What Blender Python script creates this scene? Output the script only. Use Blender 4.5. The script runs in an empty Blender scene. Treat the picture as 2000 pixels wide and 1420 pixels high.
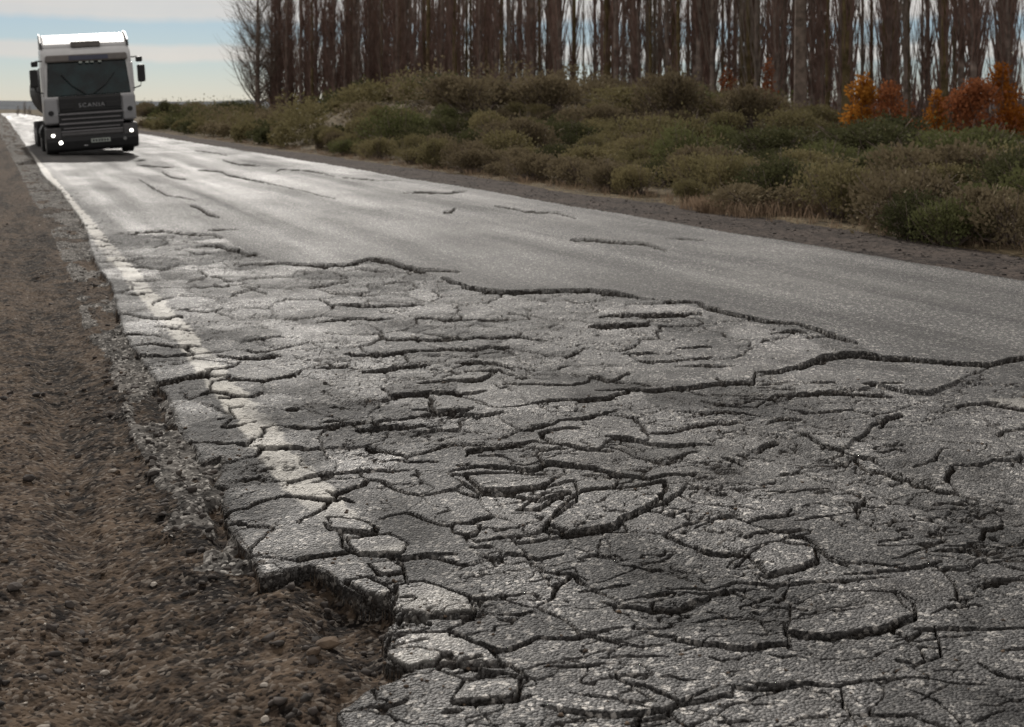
import bpy, math, random
import numpy as np
from mathutils import Vector, Matrix
R = math.radians
rng = np.random.default_rng(7); random.seed(7)
SC = bpy.context.scene
COL = SC.collection

# ------------------------------------------------------------------ camera, sky, sun, exposure
H, F = 1.38, 2400.0                 # eye height (m), focal length in photo pixels
HY, VPX = 212.0, -15.0              # horizon row, vanishing point of the road
YAW = math.atan((1000 - VPX) / F)
cam = bpy.data.cameras.new('camera'); camo = bpy.data.objects.new('camera', cam); COL.objects.link(camo)
cam.sensor_width = 36; cam.lens = F / 2000 * 36; cam.clip_start = .05; cam.clip_end = 9000
cam.shift_y = -(710 - HY) / 2000
camo.location = (0, 0, H); camo.rotation_euler = (R(90), 0, -YAW)
cam.dof.use_dof = True; cam.dof.focus_distance = 4.6; cam.dof.aperture_fstop = 5.6
SC.camera = camo
SUN_AZ, SUN_EL = R(6), R(30)
sunv = Vector((math.sin(SUN_AZ) * math.cos(SUN_EL), math.cos(SUN_AZ) * math.cos(SUN_EL), math.sin(SUN_EL)))
sl = bpy.data.lights.new('sun', 'SUN'); sl.energy = 4.0; sl.angle = R(2.0); sl.color = (1, .955, .89)
so = bpy.data.objects.new('sun', sl); COL.objects.link(so); so.rotation_euler = sunv.to_track_quat('Z', 'Y').to_euler()
so.location = (0, 60, 60)
SC.view_settings.view_transform = 'Standard'; SC.view_settings.look = 'None'
SC.view_settings.gamma = 1; SC.view_settings.exposure = 0.0; SC.view_settings.use_curve_mapping = False
try: SC.cycles.use_denoising = True
except Exception: pass

def N(nt, kind, **kw):
    n = nt.nodes.new(kind)
    for k, v in kw.items():
        if k[0] == '_': setattr(n, k[1:], v)
    return n
def L(nt, a, b): nt.links.new(a, b)
def setin(n, **kw):
    for k, v in kw.items(): n.inputs[k.replace('_', ' ')].default_value = v
def math_n(nt, op, a, b=None, c=None, clamp=False):
    n = nt.nodes.new('ShaderNodeMath'); n.operation = op; n.use_clamp = clamp
    for i, v in enumerate((a, b, c)):
        if v is None: continue
        if isinstance(v, (int, float)): n.inputs[i].default_value = v
        else: nt.links.new(v, n.inputs[i])
    return n.outputs[0]
def mix_n(nt, f, a, b, blend='MIX'):
    n = nt.nodes.new('ShaderNodeMix'); n.data_type = 'RGBA'; n.blend_type = blend
    for s, v in ((n.inputs[0], f), (n.inputs[6], a), (n.inputs[7], b)):
        if isinstance(v, (int, float)): s.default_value = v
        elif isinstance(v, tuple): s.default_value = v if len(v) == 4 else v + (1,)
        else: nt.links.new(v, s)
    return n.outputs[2]
def ramp_n(nt, f, stops, interp='LINEAR'):
    n = nt.nodes.new('ShaderNodeValToRGB'); r = n.color_ramp; r.interpolation = interp
    while len(r.elements) < len(stops): r.elements.new(.5)
    for e, (p, c) in zip(r.elements, stops):
        e.position = p; e.color = (c, c, c, 1) if isinstance(c, (int, float)) else c + (1,)
    nt.links.new(f, n.inputs[0]); return n.outputs[0]
def noise_n(nt, vec, scale, detail=4, rough=.55, dist=0):
    n = nt.nodes.new('ShaderNodeTexNoise'); setin(n, Scale=scale, Detail=detail, Roughness=rough, Distortion=dist)
    nt.links.new(vec, n.inputs['Vector']); return n.outputs[0]

W = bpy.data.worlds.new('World'); SC.world = W; W.use_nodes = True
nt = W.node_tree; nt.nodes.clear()
out = N(nt, 'ShaderNodeOutputWorld')
sky = N(nt, 'ShaderNodeTexSky'); sky.sky_type = 'NISHITA'; sky.sun_disc = False
sky.sun_elevation = SUN_EL; sky.sun_rotation = SUN_AZ; sky.dust_density = .2; sky.air_density = 1.0; sky.ozone_density = 3.0; sky.altitude = 300
tc0 = N(nt, 'ShaderNodeTexCoord'); sep0 = N(nt, 'ShaderNodeSeparateXYZ'); L(nt, tc0.outputs['Generated'], sep0.inputs[0])
b1 = N(nt, 'ShaderNodeBackground'); L(nt, mix_n(nt, 1.0, sky.outputs[0], mix_n(nt, ramp_n(nt, sep0.outputs[2], [(0.0, 0.0), (.09, 1.0)]), (.77, .87, 1.10, 1), (.86, .93, 1.04, 1)), 'MULTIPLY'), b1.inputs[0]); b1.inputs[1].default_value = .058
tc = N(nt, 'ShaderNodeTexCoord')
sep = N(nt, 'ShaderNodeSeparateXYZ'); L(nt, tc.outputs['Generated'], sep.inputs[0])
# streaky layer cloud: noise squeezed vertically close to the horizon, as layers seen edge-on are
zz = math_n(nt, 'MAXIMUM', sep.outputs[2], 0.0)
zs = math_n(nt, 'POWER', zz, .75)
cmb = N(nt, 'ShaderNodeCombineXYZ')
L(nt, math_n(nt, 'MULTIPLY', sep.outputs[0], .9), cmb.inputs[0]); L(nt, math_n(nt, 'MULTIPLY', sep.outputs[1], .9), cmb.inputs[1])
L(nt, math_n(nt, 'MULTIPLY', zs, 14.0), cmb.inputs[2])
wob = noise_n(nt, tc.outputs['Generated'], 7, 5, .6)
sn = math_n(nt, 'MULTIPLY_ADD', wob, 0.016, zz)
# layers of stratus: cloud, gap, cloud, gap ... , closing to overcast higher up
band = ramp_n(nt, math_n(nt, 'MULTIPLY', sn, 5.0), [(0.0, .30), (.10, .30), (.19, .16), (.218, .14), (.24, .85), (.282, .85), (.305, .12), (.372, .10), (.405, .85), (.55, .95), (1, .9)])
big = noise_n(nt, cmb.outputs[0], 2.3, 6, .6)
cl = math_n(nt, 'MULTIPLY', band, ramp_n(nt, big, [(.2, .72), (.6, 1.0)]), clamp=True)
b2 = N(nt, 'ShaderNodeBackground')
L(nt, mix_n(nt, wob, (.76, .72, .69, 1), (.98, .90, .81, 1)), b2.inputs[0]); b2.inputs[1].default_value = .84
mx = N(nt, 'ShaderNodeMixShader'); L(nt, cl, mx.inputs[0]); L(nt, b1.outputs[0], mx.inputs[1]); L(nt, b2.outputs[0], mx.inputs[2])
L(nt, mx.outputs[0], out.inputs[0])

# ------------------------------------------------------------------ helpers: places, meshes, tags
SA, CA = math.sin(YAW), math.cos(YAW)
def cz(px, Z):                       # point at sight column px, forward distance Z
    Xc = (px - 1000) / F * Z
    return (Xc * CA + Z * SA, -Xc * SA + Z * CA)
def grd(px, py):                     # point on the flat ground under a photo pixel
    return cz(px, F * H / (py - HY))
def tag(o, label=None, cat=None, group=None, kind=None):
    if label: o['label'] = label
    if cat: o['category'] = cat
    if group: o['group'] = group
    if kind: o['kind'] = kind
    return o
def link(o, parent=None):
    COL.objects.link(o)
    if parent: o.parent = parent
    return o
def empty(name, loc=(0, 0, 0), rot=(0, 0, 0)):
    o = bpy.data.objects.new(name, None); o.location = loc; o.rotation_euler = rot; o.empty_display_size = .2
    return link(o)
def np_mesh(name, V, Fc, mat=None, smooth=False):
    """V (n,3), Fc (m,k) equal-size faces"""
    V = np.asarray(V, np.float32); Fc = np.asarray(Fc, np.int32)
    me = bpy.data.meshes.new(name); k = Fc.shape[1]
    me.vertices.add(len(V)); me.vertices.foreach_set('co', V.ravel())
    me.loops.add(Fc.size); me.loops.foreach_set('vertex_index', Fc.ravel())
    me.polygons.add(len(Fc)); me.polygons.foreach_set('loop_start', np.arange(0, Fc.size, k, dtype=np.int32))
    try: me.polygons.foreach_set('loop_total', np.full(len(Fc), k, np.int32))
    except Exception: pass
    if smooth: me.polygons.foreach_set('use_smooth', np.ones(len(Fc), bool))
    me.update(calc_edges=True)
    if mat: me.materials.append(mat)
    return me
class MB:
    """collects boxes, tubes and prisms for one mesh"""
    def __init__(s): s.v, s.f = [], []
    def add(s, vs, fs):
        b = len(s.v); s.v += [tuple(v) for v in vs]; s.f += [tuple(b + i for i in f) for f in fs]; return s
    def box(s, x0, x1, y0, y1, z0, z1):
        return s.add([(x0,y0,z0),(x1,y0,z0),(x1,y1,z0),(x0,y1,z0),(x0,y0,z1),(x1,y0,z1),(x1,y1,z1),(x0,y1,z1)],
                     [(0,3,2,1),(4,5,6,7),(0,1,5,4),(1,2,6,5),(2,3,7,6),(3,0,4,7)])
    def prism(s, prof, x0, x1):      # closed side profile of (y,z), extruded along x
        n = len(prof)
        return s.add([(x0, y, z) for y, z in prof] + [(x1, y, z) for y, z in prof],
                     [tuple(range(n))[::-1], tuple(range(n, 2*n))] + [(i, (i+1) % n, n + (i+1) % n, n + i) for i in range(n)])
    def tube(s, pts, rads, k=6, cap=True):
        pts = [Vector(p) for p in pts]; n = len(pts)
        if isinstance(rads, (int, float)): rads = [rads] * n
        vs = []
        for i, p in enumerate(pts):
            d = (pts[min(i+1, n-1)] - pts[max(i-1, 0)]).normalized()
            a = d.cross(Vector((0, 0, 1)) if abs(d.z) < .9 else Vector((1, 0, 0))).normalized(); b = d.cross(a)
            for j in range(k):
                t = 2*math.pi*j/k; vs.append(p + (a*math.cos(t) + b*math.sin(t)) * rads[i])
        fs = [(i*k+j, i*k+(j+1) % k, (i+1)*k+(j+1) % k, (i+1)*k+j) for i in range(n-1) for j in range(k)]
        if cap: fs += [tuple(range(k))[::-1], tuple(range((n-1)*k, n*k))]
        return s.add(vs, fs)
    def mesh(s, name, mat, smooth=False):
        me = bpy.data.meshes.new(name); me.from_pydata(s.v, [], s.f); me.materials.append(mat)
        if smooth: me.polygons.foreach_set('use_smooth', [True]*len(me.polygons))
        me.update(); return me
    def build(s, name, mat, parent=None, bevel=0, smooth=False):
        o = bpy.data.objects.new(name, s.mesh(name, mat, smooth)); link(o, parent)
        if bevel:
            m = o.modifiers.new('bevel', 'BEVEL'); m.width = bevel; m.segments = 2; m.limit_method = 'ANGLE'; m.angle_limit = R(40)
        return o

def hash2(i, j, s):
    n = (i.astype(np.int64) * 374761393 + j.astype(np.int64) * 668265263 + s * 1442695041) & 0xffffffff
    n = ((n ^ (n >> 13)) * 1274126177) & 0xffffffff
    return ((n ^ (n >> 16)) & 0xffffff) / float(0xffffff)
def vn(x, y, s=0):
    xi, yi = np.floor(x), np.floor(y); fx, fy = x - xi, y - yi
    fx = fx*fx*(3-2*fx); fy = fy*fy*(3-2*fy)
    a, b, c, d = hash2(xi, yi, s), hash2(xi+1, yi, s), hash2(xi, yi+1, s), hash2(xi+1, yi+1, s)
    return (a*(1-fx)+b*fx)*(1-fy) + (c*(1-fx)+d*fx)*fy
def fbm(x, y, s=0, o=4):
    r, a, t = 0, 1, 0
    for k in range(o):
        r = r + a*vn(x*2**k, y*2**k, s+k*17); t += a; a *= .5
    return r/t*2 - 1
def sstep(a, b, x):
    t = np.clip((x-a)/(b-a), 0, 1); return t*t*(3-2*t)

# ------------------------------------------------------------------ materials
def new_mat(name):
    m = bpy.data.materials.new(name); m.use_nodes = True
    nt = m.node_tree; return m, nt, nt.nodes['Principled BSDF']
def plain(name, col, rough=.5, metal=0, vary=.12, scale=8, spec=.5, emit=None, es=0, coat=0):
    m, nt, p = new_mat(name)
    g = N(nt, 'ShaderNodeTexCoord')
    f = noise_n(nt, g.outputs['Object'], scale, 5, .6)
    d = tuple(c*(1-vary*2.2) for c in col); l = tuple(min(1, c*(1+vary)) for c in col)
    L(nt, mix_n(nt, ramp_n(nt, f, [(.3, 0.0), (.7, 1.0)]), d+(1,), l+(1,)), p.inputs['Base Color'])
    L(nt, math_n(nt, 'MULTIPLY_ADD', f, .25, rough-.12), p.inputs['Roughness'])
    p.inputs['Metallic'].default_value = metal; p.inputs['Specular IOR Level'].default_value = spec
    if coat: p.inputs['Coat Weight'].default_value = coat; p.inputs['Coat Roughness'].default_value = .08
    if emit: p.inputs['Emission Color'].default_value = emit+(1,); p.inputs['Emission Strength'].default_value = es
    return m
def pos(nt): return N(nt, 'ShaderNodeNewGeometry').outputs['Position']

def asphalt_mat():
    m, nt, p = new_mat('asphalt'); P = pos(nt)
    at = N(nt, 'ShaderNodeAttribute'); at.attribute_name = 'mask'
    sp = N(nt, 'ShaderNodeSeparateColor'); L(nt, at.outputs['Color'], sp.inputs[0])
    paint, soil, tone = sp.outputs[0], sp.outputs[1], sp.outputs[2]
    gr = N(nt, 'ShaderNodeTexVoronoi'); setin(gr, Scale=125.0, Randomness=1.0); L(nt, P, gr.inputs['Vector'])     # chippings
    gs = N(nt, 'ShaderNodeSeparateColor'); L(nt, gr.outputs['Color'], gs.inputs[0])
    grc = N(nt, 'ShaderNodeTexVoronoi'); setin(grc, Scale=80.0); L(nt, P, grc.inputs['Vector'])
    gs2 = N(nt, 'ShaderNodeSeparateColor'); L(nt, grc.outputs['Color'], gs2.inputs[0])
    n1 = noise_n(nt, P, 3.1, 6, .65); n2 = noise_n(nt, P, 55, 4, .7); n3 = noise_n(nt, P, .55, 4, .6)
    c = mix_n(nt, ramp_n(nt, gs.outputs[0], [(.0, 0.0), (.4, .22), (.75, .6), (1, 1.0)]), (.0095, .0095, .0095, 1), (.188, .182, .176, 1))
    c = mix_n(nt, ramp_n(nt, gs2.outputs[1], [(.85, 0.0), (.92, .9)]), c, (.44, .42, .39, 1))
    c = mix_n(nt, ramp_n(nt, gs2.outputs[2], [(.84, 0.0), (.92, .6)]), c, (.036, .034, .034, 1))
    c = mix_n(nt, math_n(nt, 'MULTIPLY', ramp_n(nt, n1, [(.3, 1.0), (.55, 0.0)]), .45), c, (.062, .058, .056, 1))
    c = mix_n(nt, math_n(nt, 'MULTIPLY', ramp_n(nt, n3, [(.45, 0.0), (.7, 1.0)]), .35), c, (.175, .168, .155, 1))
    c = mix_n(nt, 1.0, c, ramp_n(nt, tone, [(0, .36), (.5, .95), (1, 1.7)]), 'MULTIPLY')
    # worn road paint: keeps to the tops of the chippings
    pw = math_n(nt, 'MULTIPLY', paint, ramp_n(nt, math_n(nt, 'ADD', n2, math_n(nt, 'MULTIPLY', n1, .6)), [(.54, .10), (.88, .88)]))
    c = mix_n(nt, pw, c, (.58, .56, .51, 1))
    c = mix_n(nt, math_n(nt, 'MULTIPLY', soil, ramp_n(nt, n2, [(.2, 1.0), (.75, .6)])), c, mix_n(nt, n1, (.007, .006, .0055, 1), (.036, .029, .023, 1)))  # dirt colour, blackened to paint in the shade of the cracks
    L(nt, c, p.inputs['Base Color'])
    L(nt, math_n(nt, 'MAXIMUM', math_n(nt, 'MULTIPLY_ADD', tone, -.30, math_n(nt, 'MULTIPLY_ADD', n2, .2, .70)), soil), p.inputs['Roughness']); L(nt, math_n(nt, 'MULTIPLY_ADD', soil, -.32, .35), p.inputs['Specular IOR Level'])
    n4 = noise_n(nt, P, 210, 3, .7)
    bm = N(nt, 'ShaderNodeBump'); setin(bm, Strength=.65, Distance=.006)
    L(nt, math_n(nt, 'ADD', math_n(nt, 'MULTIPLY', gr.outputs['Distance'], -3.5), math_n(nt, 'ADD', math_n(nt, 'MULTIPLY', n4, .9), math_n(nt, 'MULTIPLY', n2, .8))), bm.inputs['Height'])
    L(nt, bm.outputs[0], p.inputs['Normal']); return m
def soil_mat(name, dark, mid, light, grit=(.30, .26, .22), sc=1.0, gs_=60.0, gritamt=.9, streak=1.0):
    m, nt, p = new_mat(name); P = pos(nt)
    mp = N(nt, 'ShaderNodeMapping'); mp.inputs['Scale'].default_value = (1, streak, 1); L(nt, P, mp.inputs[0])
    n1 = noise_n(nt, mp.outputs[0], 1.7*sc, 7, .68, .4); n2 = noise_n(nt, P, 14*sc, 6, .7); n3 = noise_n(nt, P, 70*sc, 3, .7)
    c = mix_n(nt, ramp_n(nt, n1, [(.45, 0.0), (.55, 1.0)]), dark+(1,), mid+(1,))
    c = mix_n(nt, ramp_n(nt, math_n(nt, 'MULTIPLY_ADD', n2, .7, math_n(nt, 'MULTIPLY', n1, .4)), [(.48, 0.0), (.66, .9)]), c, light+(1,))
    c = mix_n(nt, ramp_n(nt, n2, [(.32, .85), (.47, 0.0)]), c, tuple(v*.42 for v in dark)+(1,))
    n5 = noise_n(nt, P, 2.6*sc, 5, .6, .5); c = mix_n(nt, ramp_n(nt, n5, [(.56, 0.0), (.68, .75)]), c, tuple(v*1.05 for v in light)+(1,))
    vo = N(nt, 'ShaderNodeTexVoronoi'); setin(vo, Scale=gs_*sc); L(nt, P, vo.inputs['Vector'])
    vs = N(nt, 'ShaderNodeSeparateColor'); L(nt, vo.outputs['Color'], vs.inputs[0])
    c = mix_n(nt, math_n(nt, 'MULTIPLY', ramp_n(nt, vs.outputs[0], [(.80, 0.0), (.9, 1.0)]), gritamt), c, grit+(1,))
    c = mix_n(nt, math_n(nt, 'MULTIPLY', ramp_n(nt, vs.outputs[1], [(.76, 0.0), (.86, 1.0)]), .8), c, tuple(v*.4 for v in dark)+(1,))
    L(nt, c, p.inputs['Base Color']); p.inputs['Roughness'].default_value = 1.0; p.inputs['Specular IOR Level'].default_value = .06
    bm = N(nt, 'ShaderNodeBump'); setin(bm, Strength=.9, Distance=.007/sc)
    L(nt, math_n(nt, 'ADD', math_n(nt, 'ADD', n2, math_n(nt, 'MULTIPLY', n3, .5)), math_n(nt, 'MULTIPLY', vo.outputs['Distance'], -.6)), bm.inputs['Height'])
    L(nt, bm.outputs[0], p.inputs['Normal']); return m
def leaf_mat(name, a, b, rough=.85, transl=.2):
    m, nt, p = new_mat(name); oi = N(nt, 'ShaderNodeObjectInfo'); P = pos(nt)
    n = noise_n(nt, P, 2.2, 4, .6)
    f = math_n(nt, 'ADD', math_n(nt, 'MULTIPLY', oi.outputs['Random'], .55), math_n(nt, 'MULTIPLY', ramp_n(nt, n, [(.35, 0.0), (.65, 1.0)]), .5), clamp=True)
    c = mix_n(nt, f, a+(1,), b+(1,)); L(nt, c, p.inputs['Base Color'])
    p.inputs['Roughness'].default_value = rough; p.inputs['Specular IOR Level'].default_value = .04
    tr = N(nt, 'ShaderNodeBsdfTranslucent'); L(nt, c, tr.inputs[0])
    ms = N(nt, 'ShaderNodeMixShader'); ms.inputs[0].default_value = transl
    L(nt, p.outputs[0], ms.inputs[1]); L(nt, tr.outputs[0], ms.inputs[2])
    L(nt, ms.outputs[0], nt.nodes['Material Output'].inputs[0]); return m

M = {}
M['asphalt'] = asphalt_mat()
M['dirt'] = soil_mat('dirt', (.013, .011, .010), (.046, .035, .028), (.108, .079, .056), (.20, .175, .15), 1.0, 75, .5, .16)
M['crumbs'] = soil_mat('crumbled_asphalt', (.048, .045, .042), (.095, .089, .082), (.16, .15, .138), (.34, .325, .30), 1.0, 80)
M['gravel_shoulder'] = soil_mat('gravel_verge', (.030, .025, .023), (.050, .041, .036), (.082, .066, .057), (.12, .10, .085), .8, 40, .5)
M['scrub_soil'] = soil_mat('scrub_soil', (.05, .04, .027), (.095, .073, .046), (.16, .125, .075), (.18, .15, .10), .35, 60, .4)
M['bark'] = plain('bark_grey', (.24, .192, .165), .9, vary=.3, scale=3, spec=.1)
M['bark_tan'] = plain('bark_tan', (.19, .150, .125), .9, vary=.3, scale=3, spec=.1)
M['bark_moss'] = plain('bark_moss', (.155, .120, .062), .9, vary=.3, scale=3, spec=.1)
M['twig'] = plain('twig_red', (.235, .158, .132), .85, vary=.25, scale=2, spec=.1)
M['twig_grey'] = plain('twig_grey', (.24, .20, .168), .85, vary=.25, scale=2, spec=.1)

# ------------------------------------------------------------------ the ground sheet: one relief, cut into road, slabs, shoulders, scrubland
pxs = np.concatenate([-80 - 60*(np.geomspace(1, 58, 26)[::-1]-.0)+60-4, np.arange(-80, 2085, 2.5), 2090 + 60*np.geomspace(1, 60, 26)-60+4])
dys = np.concatenate([np.arange(9.5, 1245, 1.42), 1245 + 6*np.geomspace(1, 560, 30)])
PX, DY = np.meshgrid(pxs, dys); PY = DY + HY
Z = F*H/DY; Xc = (PX-1000)/F*Z
GX = Xc*CA + Z*SA; GY = -Xc*SA + Z*CA
nr, nc = PX.shape
nf = np.where(DY > 450, 9, 4.5); wpx = PX + 6*fbm(GX*9, GY*9, 3, 4)*np.clip(DY/500, .2, 1.3); wpy = PY + 4.2*fbm(GX*9+31, GY*9, 5, 4)*np.clip(DY/600, .15, 1.4)

def in_poly(poly, x, y):
    ins = np.zeros(x.shape, bool); n = len(poly)
    for i in range(n):
        (x1, y1), (x2, y2) = poly[i], poly[(i+1) % n]
        if y1 == y2: continue
        c = ((y1 > y) != (y2 > y)) & (x < (x2-x1)*(y-y1)/(y2-y1)+x1)
        ins ^= c
    return ins
def seg_dist(poly, x, y):
    best = np.full(x.shape, 1e9)
    for (x1, y1), (x2, y2) in zip(poly[:-1], poly[1:]):
        dx, dy = x2-x1, y2-y1; t = np.clip(((x-x1)*dx+(y-y1)*dy)/(dx*dx+dy*dy+1e-12), 0, 1)
        best = np.minimum(best, np.hypot(x-x1-t*dx, y-y1-t*dy))
    return best
# outlines read off the photograph as ground points (left pavement edge, older layer, right edge, shattered zone)
EDGE = [(-12, 213.5), (10, 228), (35, 262), (66, 310), (82, 340), (118, 372), (156, 425), (169, 449), (176, 487), (197, 530), (218, 558), (225, 590), (238, 646), (258, 676), (290, 722),
        (324, 769), (338, 804), (352, 839), (380, 875), (391, 896), (433, 890), (429, 917), (417, 938), (440, 945), (429, 973), (443, 1005), (461, 1044),
        (486, 1086), (506, 1121), (520, 1119), (560, 1110), (600, 1101), (612, 1102), (650, 1125), (697, 1154), (758, 1163), (775, 1190), (745, 1235), (752, 1290),
        (800, 1306), (760, 1310), (702, 1342), (653, 1378), (668, 1420), (690, 1480), (700, 1700), (760, 2400), (900, 6000)]
OLD = [(-16, 216), (-12, 240), (20, 300), (60, 380), (95, 440), (115, 490), (140, 540), (165, 640), (215, 720), (240, 790), (265, 860), (288, 890), (298, 930), (345, 960), (312, 1010), (345, 1052),
       (375, 1120), (430, 1180), (470, 1215), (560, 1240), (640, 1330), (640, 1400), (650, 1500), (640, 6000)]
big = [(9e4, 6000), (9e4, 213.4)]
inE = in_poly(EDGE+big, wpx, wpy); inO = in_poly(OLD+big, wpx, wpy)
Eg = [grd(*p) for p in EDGE]
sdE = np.where(inE, 1, -1)*seg_dist(Eg, GX, GY)
RE = 7.62 + .10*fbm(GY*.35, GY*0, 21, 3) + .07*fbm(GX*2, GY*1.2, 23, 3)          # right pavement edge
VE = 9.7 + .5*fbm(GY*.3, GY*0, 27, 3)                                            # where the scrub begins
ZONE = [(150, 462), (232, 456), (433, 463), (500, 496), (549, 517), (634, 519), (700, 516), (740, 507), (768, 513), (824, 528), (880, 548), (950, 568), (1090, 569), (1195, 573),
        (1300, 591), (1384, 606), (1497, 632), (1560, 637), (1677, 672), (1719, 701), (1828, 708), (1934, 716), (1962, 706), (2001, 701), (2700, 690), (6000, 720), (9e4, 900), (9e4, 6000), (-9e4, 6000), (-9e4, 700)]
paved = inE & (GX < RE)
zone = in_poly(ZONE, wpx, wpy) & paved & (GX < 6.6)

# cracks read off the photograph: thickness, then points
CR = [
 (4, 271,350,306,371,327,382,352,384,382,392), (7, 373,401,391,407,405,417,428,424), (5, 317,336,334,345,364,350), (4, 268,322,338,327),
 (5, 387,331,433,334,443,341,486,350,531,359), (4, 380,294,422,299,443,304), (5, 436,313,468,322,507,324), (4, 540,334,549,330,598,333,634,338,651,345),
 (7, 232,455,282,454,317,452,355,457,415,459,433,463), (4, 408,449,465,447), (7, 401,479,429,479,444,486,468,489,482,496,503,494), (6, 482,514,549,516,598,519,634,519,700,517),
 (9, 670,519,701,513,722,506,740,506,768,512,792,522,824,527,897,529), (12, 862,541,890,552,915,561,950,568,1002,571,1090,569,1160,569,1195,573,1251,582),
 (7, 789,375,845,376,880,376,911,373), (7, 866,415,880,415,889,407), (5, 967,402,1002,407,1027,413,1086,415,1125,425), (9, 1114,470,1160,471,1195,475,1258,478,1300,491),
 (4, 670,347,733,352,782,352), (3, 1250,582,1300,591,1340,592), (9, 1300,591,1360,592,1384,606,1448,620,1497,632,1560,637,1610,651,1652,665,1677,672),
 (10, 1476,732,1525,729,1546,720,1592,708,1606,701,1652,694,1687,695,1719,701,1758,703,1828,708,1905,715,1934,716,1962,706,2001,701,2100,702,2250,690),
 (5, 1163,762,1297,759,1370,752,1469,748,1476,732), (8, 1170,621,1297,620,1370,616), (10, 1149,644,1200,642,1269,639), (5, 1264,708,1300,709,1395,701), (4, 1321,718,1434,718), (5, 1321,683,1388,681),
 (9, 1508,773,1600,769,1740,773), (3, 1388,762,1420,769,1490,771), (5, 1575,748,1634,748), (5, 1687,752,1761,750), (5, 1370,778,1423,790,1476,794,1497,782), (4, 1370,811,1416,803,1483,808),
 (5, 1532,799,1610,805,1673,803), (10, 1715,833,1733,819,1765,811), (6, 1497,831,1522,818,1567,817), (8, 1479,880,1497,870,1525,866), (6, 1553,845,1582,855,1603,870,1652,882,1705,891,1729,906),
 (7, 1184,852,1233,857,1269,868,1300,868,1398,868), (5, 1789,906,1814,898,1842,878), (5, 1719,917,1782,938), (6, 1821,979,1933,979,1962,986), (6, 1409,891,1434,899,1458,910),
 (6, 625,584,646,597,741,600,829,595), (5, 621,630,681,623,741,623,769,620), (4, 628,565,646,574,741,576), (4, 755,662,899,660,952,657,1005,660,1068,667), (6, 670,690,751,692,776,687,917,683,963,674),
 (8, 706,727,741,724,794,717,843,711), (6, 621,718,681,713), (6, 889,706,917,709,973,713,1005,725), (6, 818,748,934,743,973,725), (8, 762,775,825,771,839,768,906,769,949,766), (9, 808,801,846,803,906,803,924,796),
 (9, 695,833,734,836,825,833,861,829), (4, 934,787,977,796,1037,790,1068,785,1146,782,1209,776), (6, 1022,838,1082,829,1093,822,1146,815,1181,806,1202,797), (12, 913,898,917,887,987,878,1047,866),
 (5, 1051,870,1110,870,1149,882,1198,882), (10, 882,926,927,917,973,917,1022,922,1051,921,1068,908,1163,915,1198,928,1269,940,1301,933,1360,928), (8, 892,937,931,968,973,968,1051,958,1093,947,1125,937),
 (6, 646,792,681,792), (6, 635,822,670,820), (4, 600,933,706,922,797,922), (5, 1005,741,1037,741), (5, 1216,694,1290,695), (3, 846,623,952,623), (6, 640,958,655,975,690,985),
 (10, 1114,966,1054,983), (9, 1125,941,1125,983,1068,1026,1061,1036,1107,1047,1198,1033,1234,1008,1297,983,1340,950), (8, 628,1022,639,1036,716,1043,734,1036), (8, 663,1043,670,1064,706,1085,797,1089,846,1085,892,1085),
 (5, 927,1055,1047,1048), (13, 758,1202,797,1207,853,1205,878,1209,927,1202,934,1188), (5, 910,1163,931,1170,1015,1163), (12, 804,1305,853,1300,892,1297,917,1304,952,1311,994,1314), (6, 938,1254,977,1270),
 (13, 885,1369,952,1369,1015,1365,1037,1360), (9, 1058,1378,1128,1392,1198,1395,1300,1386,1363,1357,1399,1342), (7, 1093,1247,1128,1249,1170,1240,1212,1226), (5, 973,1202,1015,1202,1044,1195),
 (6, 987,1082,1037,1085,1054,1092,1103,1080), (6, 1156,1082,1191,1087,1205,1082,1219,1092), (7, 1212,1103,1251,1108,1297,1112), (4, 1132,1156,1170,1151,1227,1140), (5, 1177,1177,1212,1187,1269,1187), (4, 1198,1275,1220,1261,1297,1258),
 (6, 1455,1054,1476,1043,1501,1040), (8, 1465,1112,1501,1122,1567,1115,1606,1096), (6, 1356,1024,1420,1008,1469,1026,1504,1036,1575,1054,1599,1071,1634,1100,1680,1117),
 (8, 1652,1124,1740,1117,1800,1112,1839,1098), (8, 1821,1082,1870,1080,1905,1077), (7, 1300,1149,1377,1151,1423,1140,1497,1131,1553,1138,1652,1135,1740,1128), (11, 1912,1145,1972,1137),
 (10, 1539,1240,1596,1242,1617,1244,1670,1240,1722,1226,1786,1209,1786,1173,1750,1152), (8, 1310,1251,1370,1261,1469,1268,1546,1258,1529,1205), (7, 1416,1339,1469,1346,1539,1332,1575,1332,1641,1339,1715,1325,1772,1321),
 (5, 1786,1293,1839,1275,1828,1226), (7, 1750,1286,1782,1290), (4, 1786,1226,1828,1230,2000,1230,2100,1228), (6, 1909,1293,1951,1318,2000,1335,2080,1350), (5, 1768,1346,1828,1371,1870,1406,1900,1440),
 (5, 1645,1339,1648,1385,1673,1413), (5, 1905,1413,1962,1385), (6, 1399,1413,1469,1409), (6, 1855,1176,1892,1172),
 (3, 1300,466,1380,470), (2, 531,359,600,375,655,388),
 (4, 345,739,394,730,451,734), (5, 429,776,458,772,500,772), (4, 440,790,458,806,433,836,503,822), (6, 500,871,549,869,605,871), (7, 426,693,458,700,500,700,549,693), (4, 398,725,443,720,468,706), (4, 574,933,651,933),
 (5, 718,1098,735,1115,760,1122,792,1118), (5, 700,1120,745,1140,790,1133), (6, 760,1090,790,1110,800,1140), (4, 470,560,520,572), (4, 250,520,300,524),(4, 245,575,300,570),(3, 300,640,380,646),
]
gq = np.random.default_rng(5)                                                    # short shallow breaks between the big ones
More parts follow.
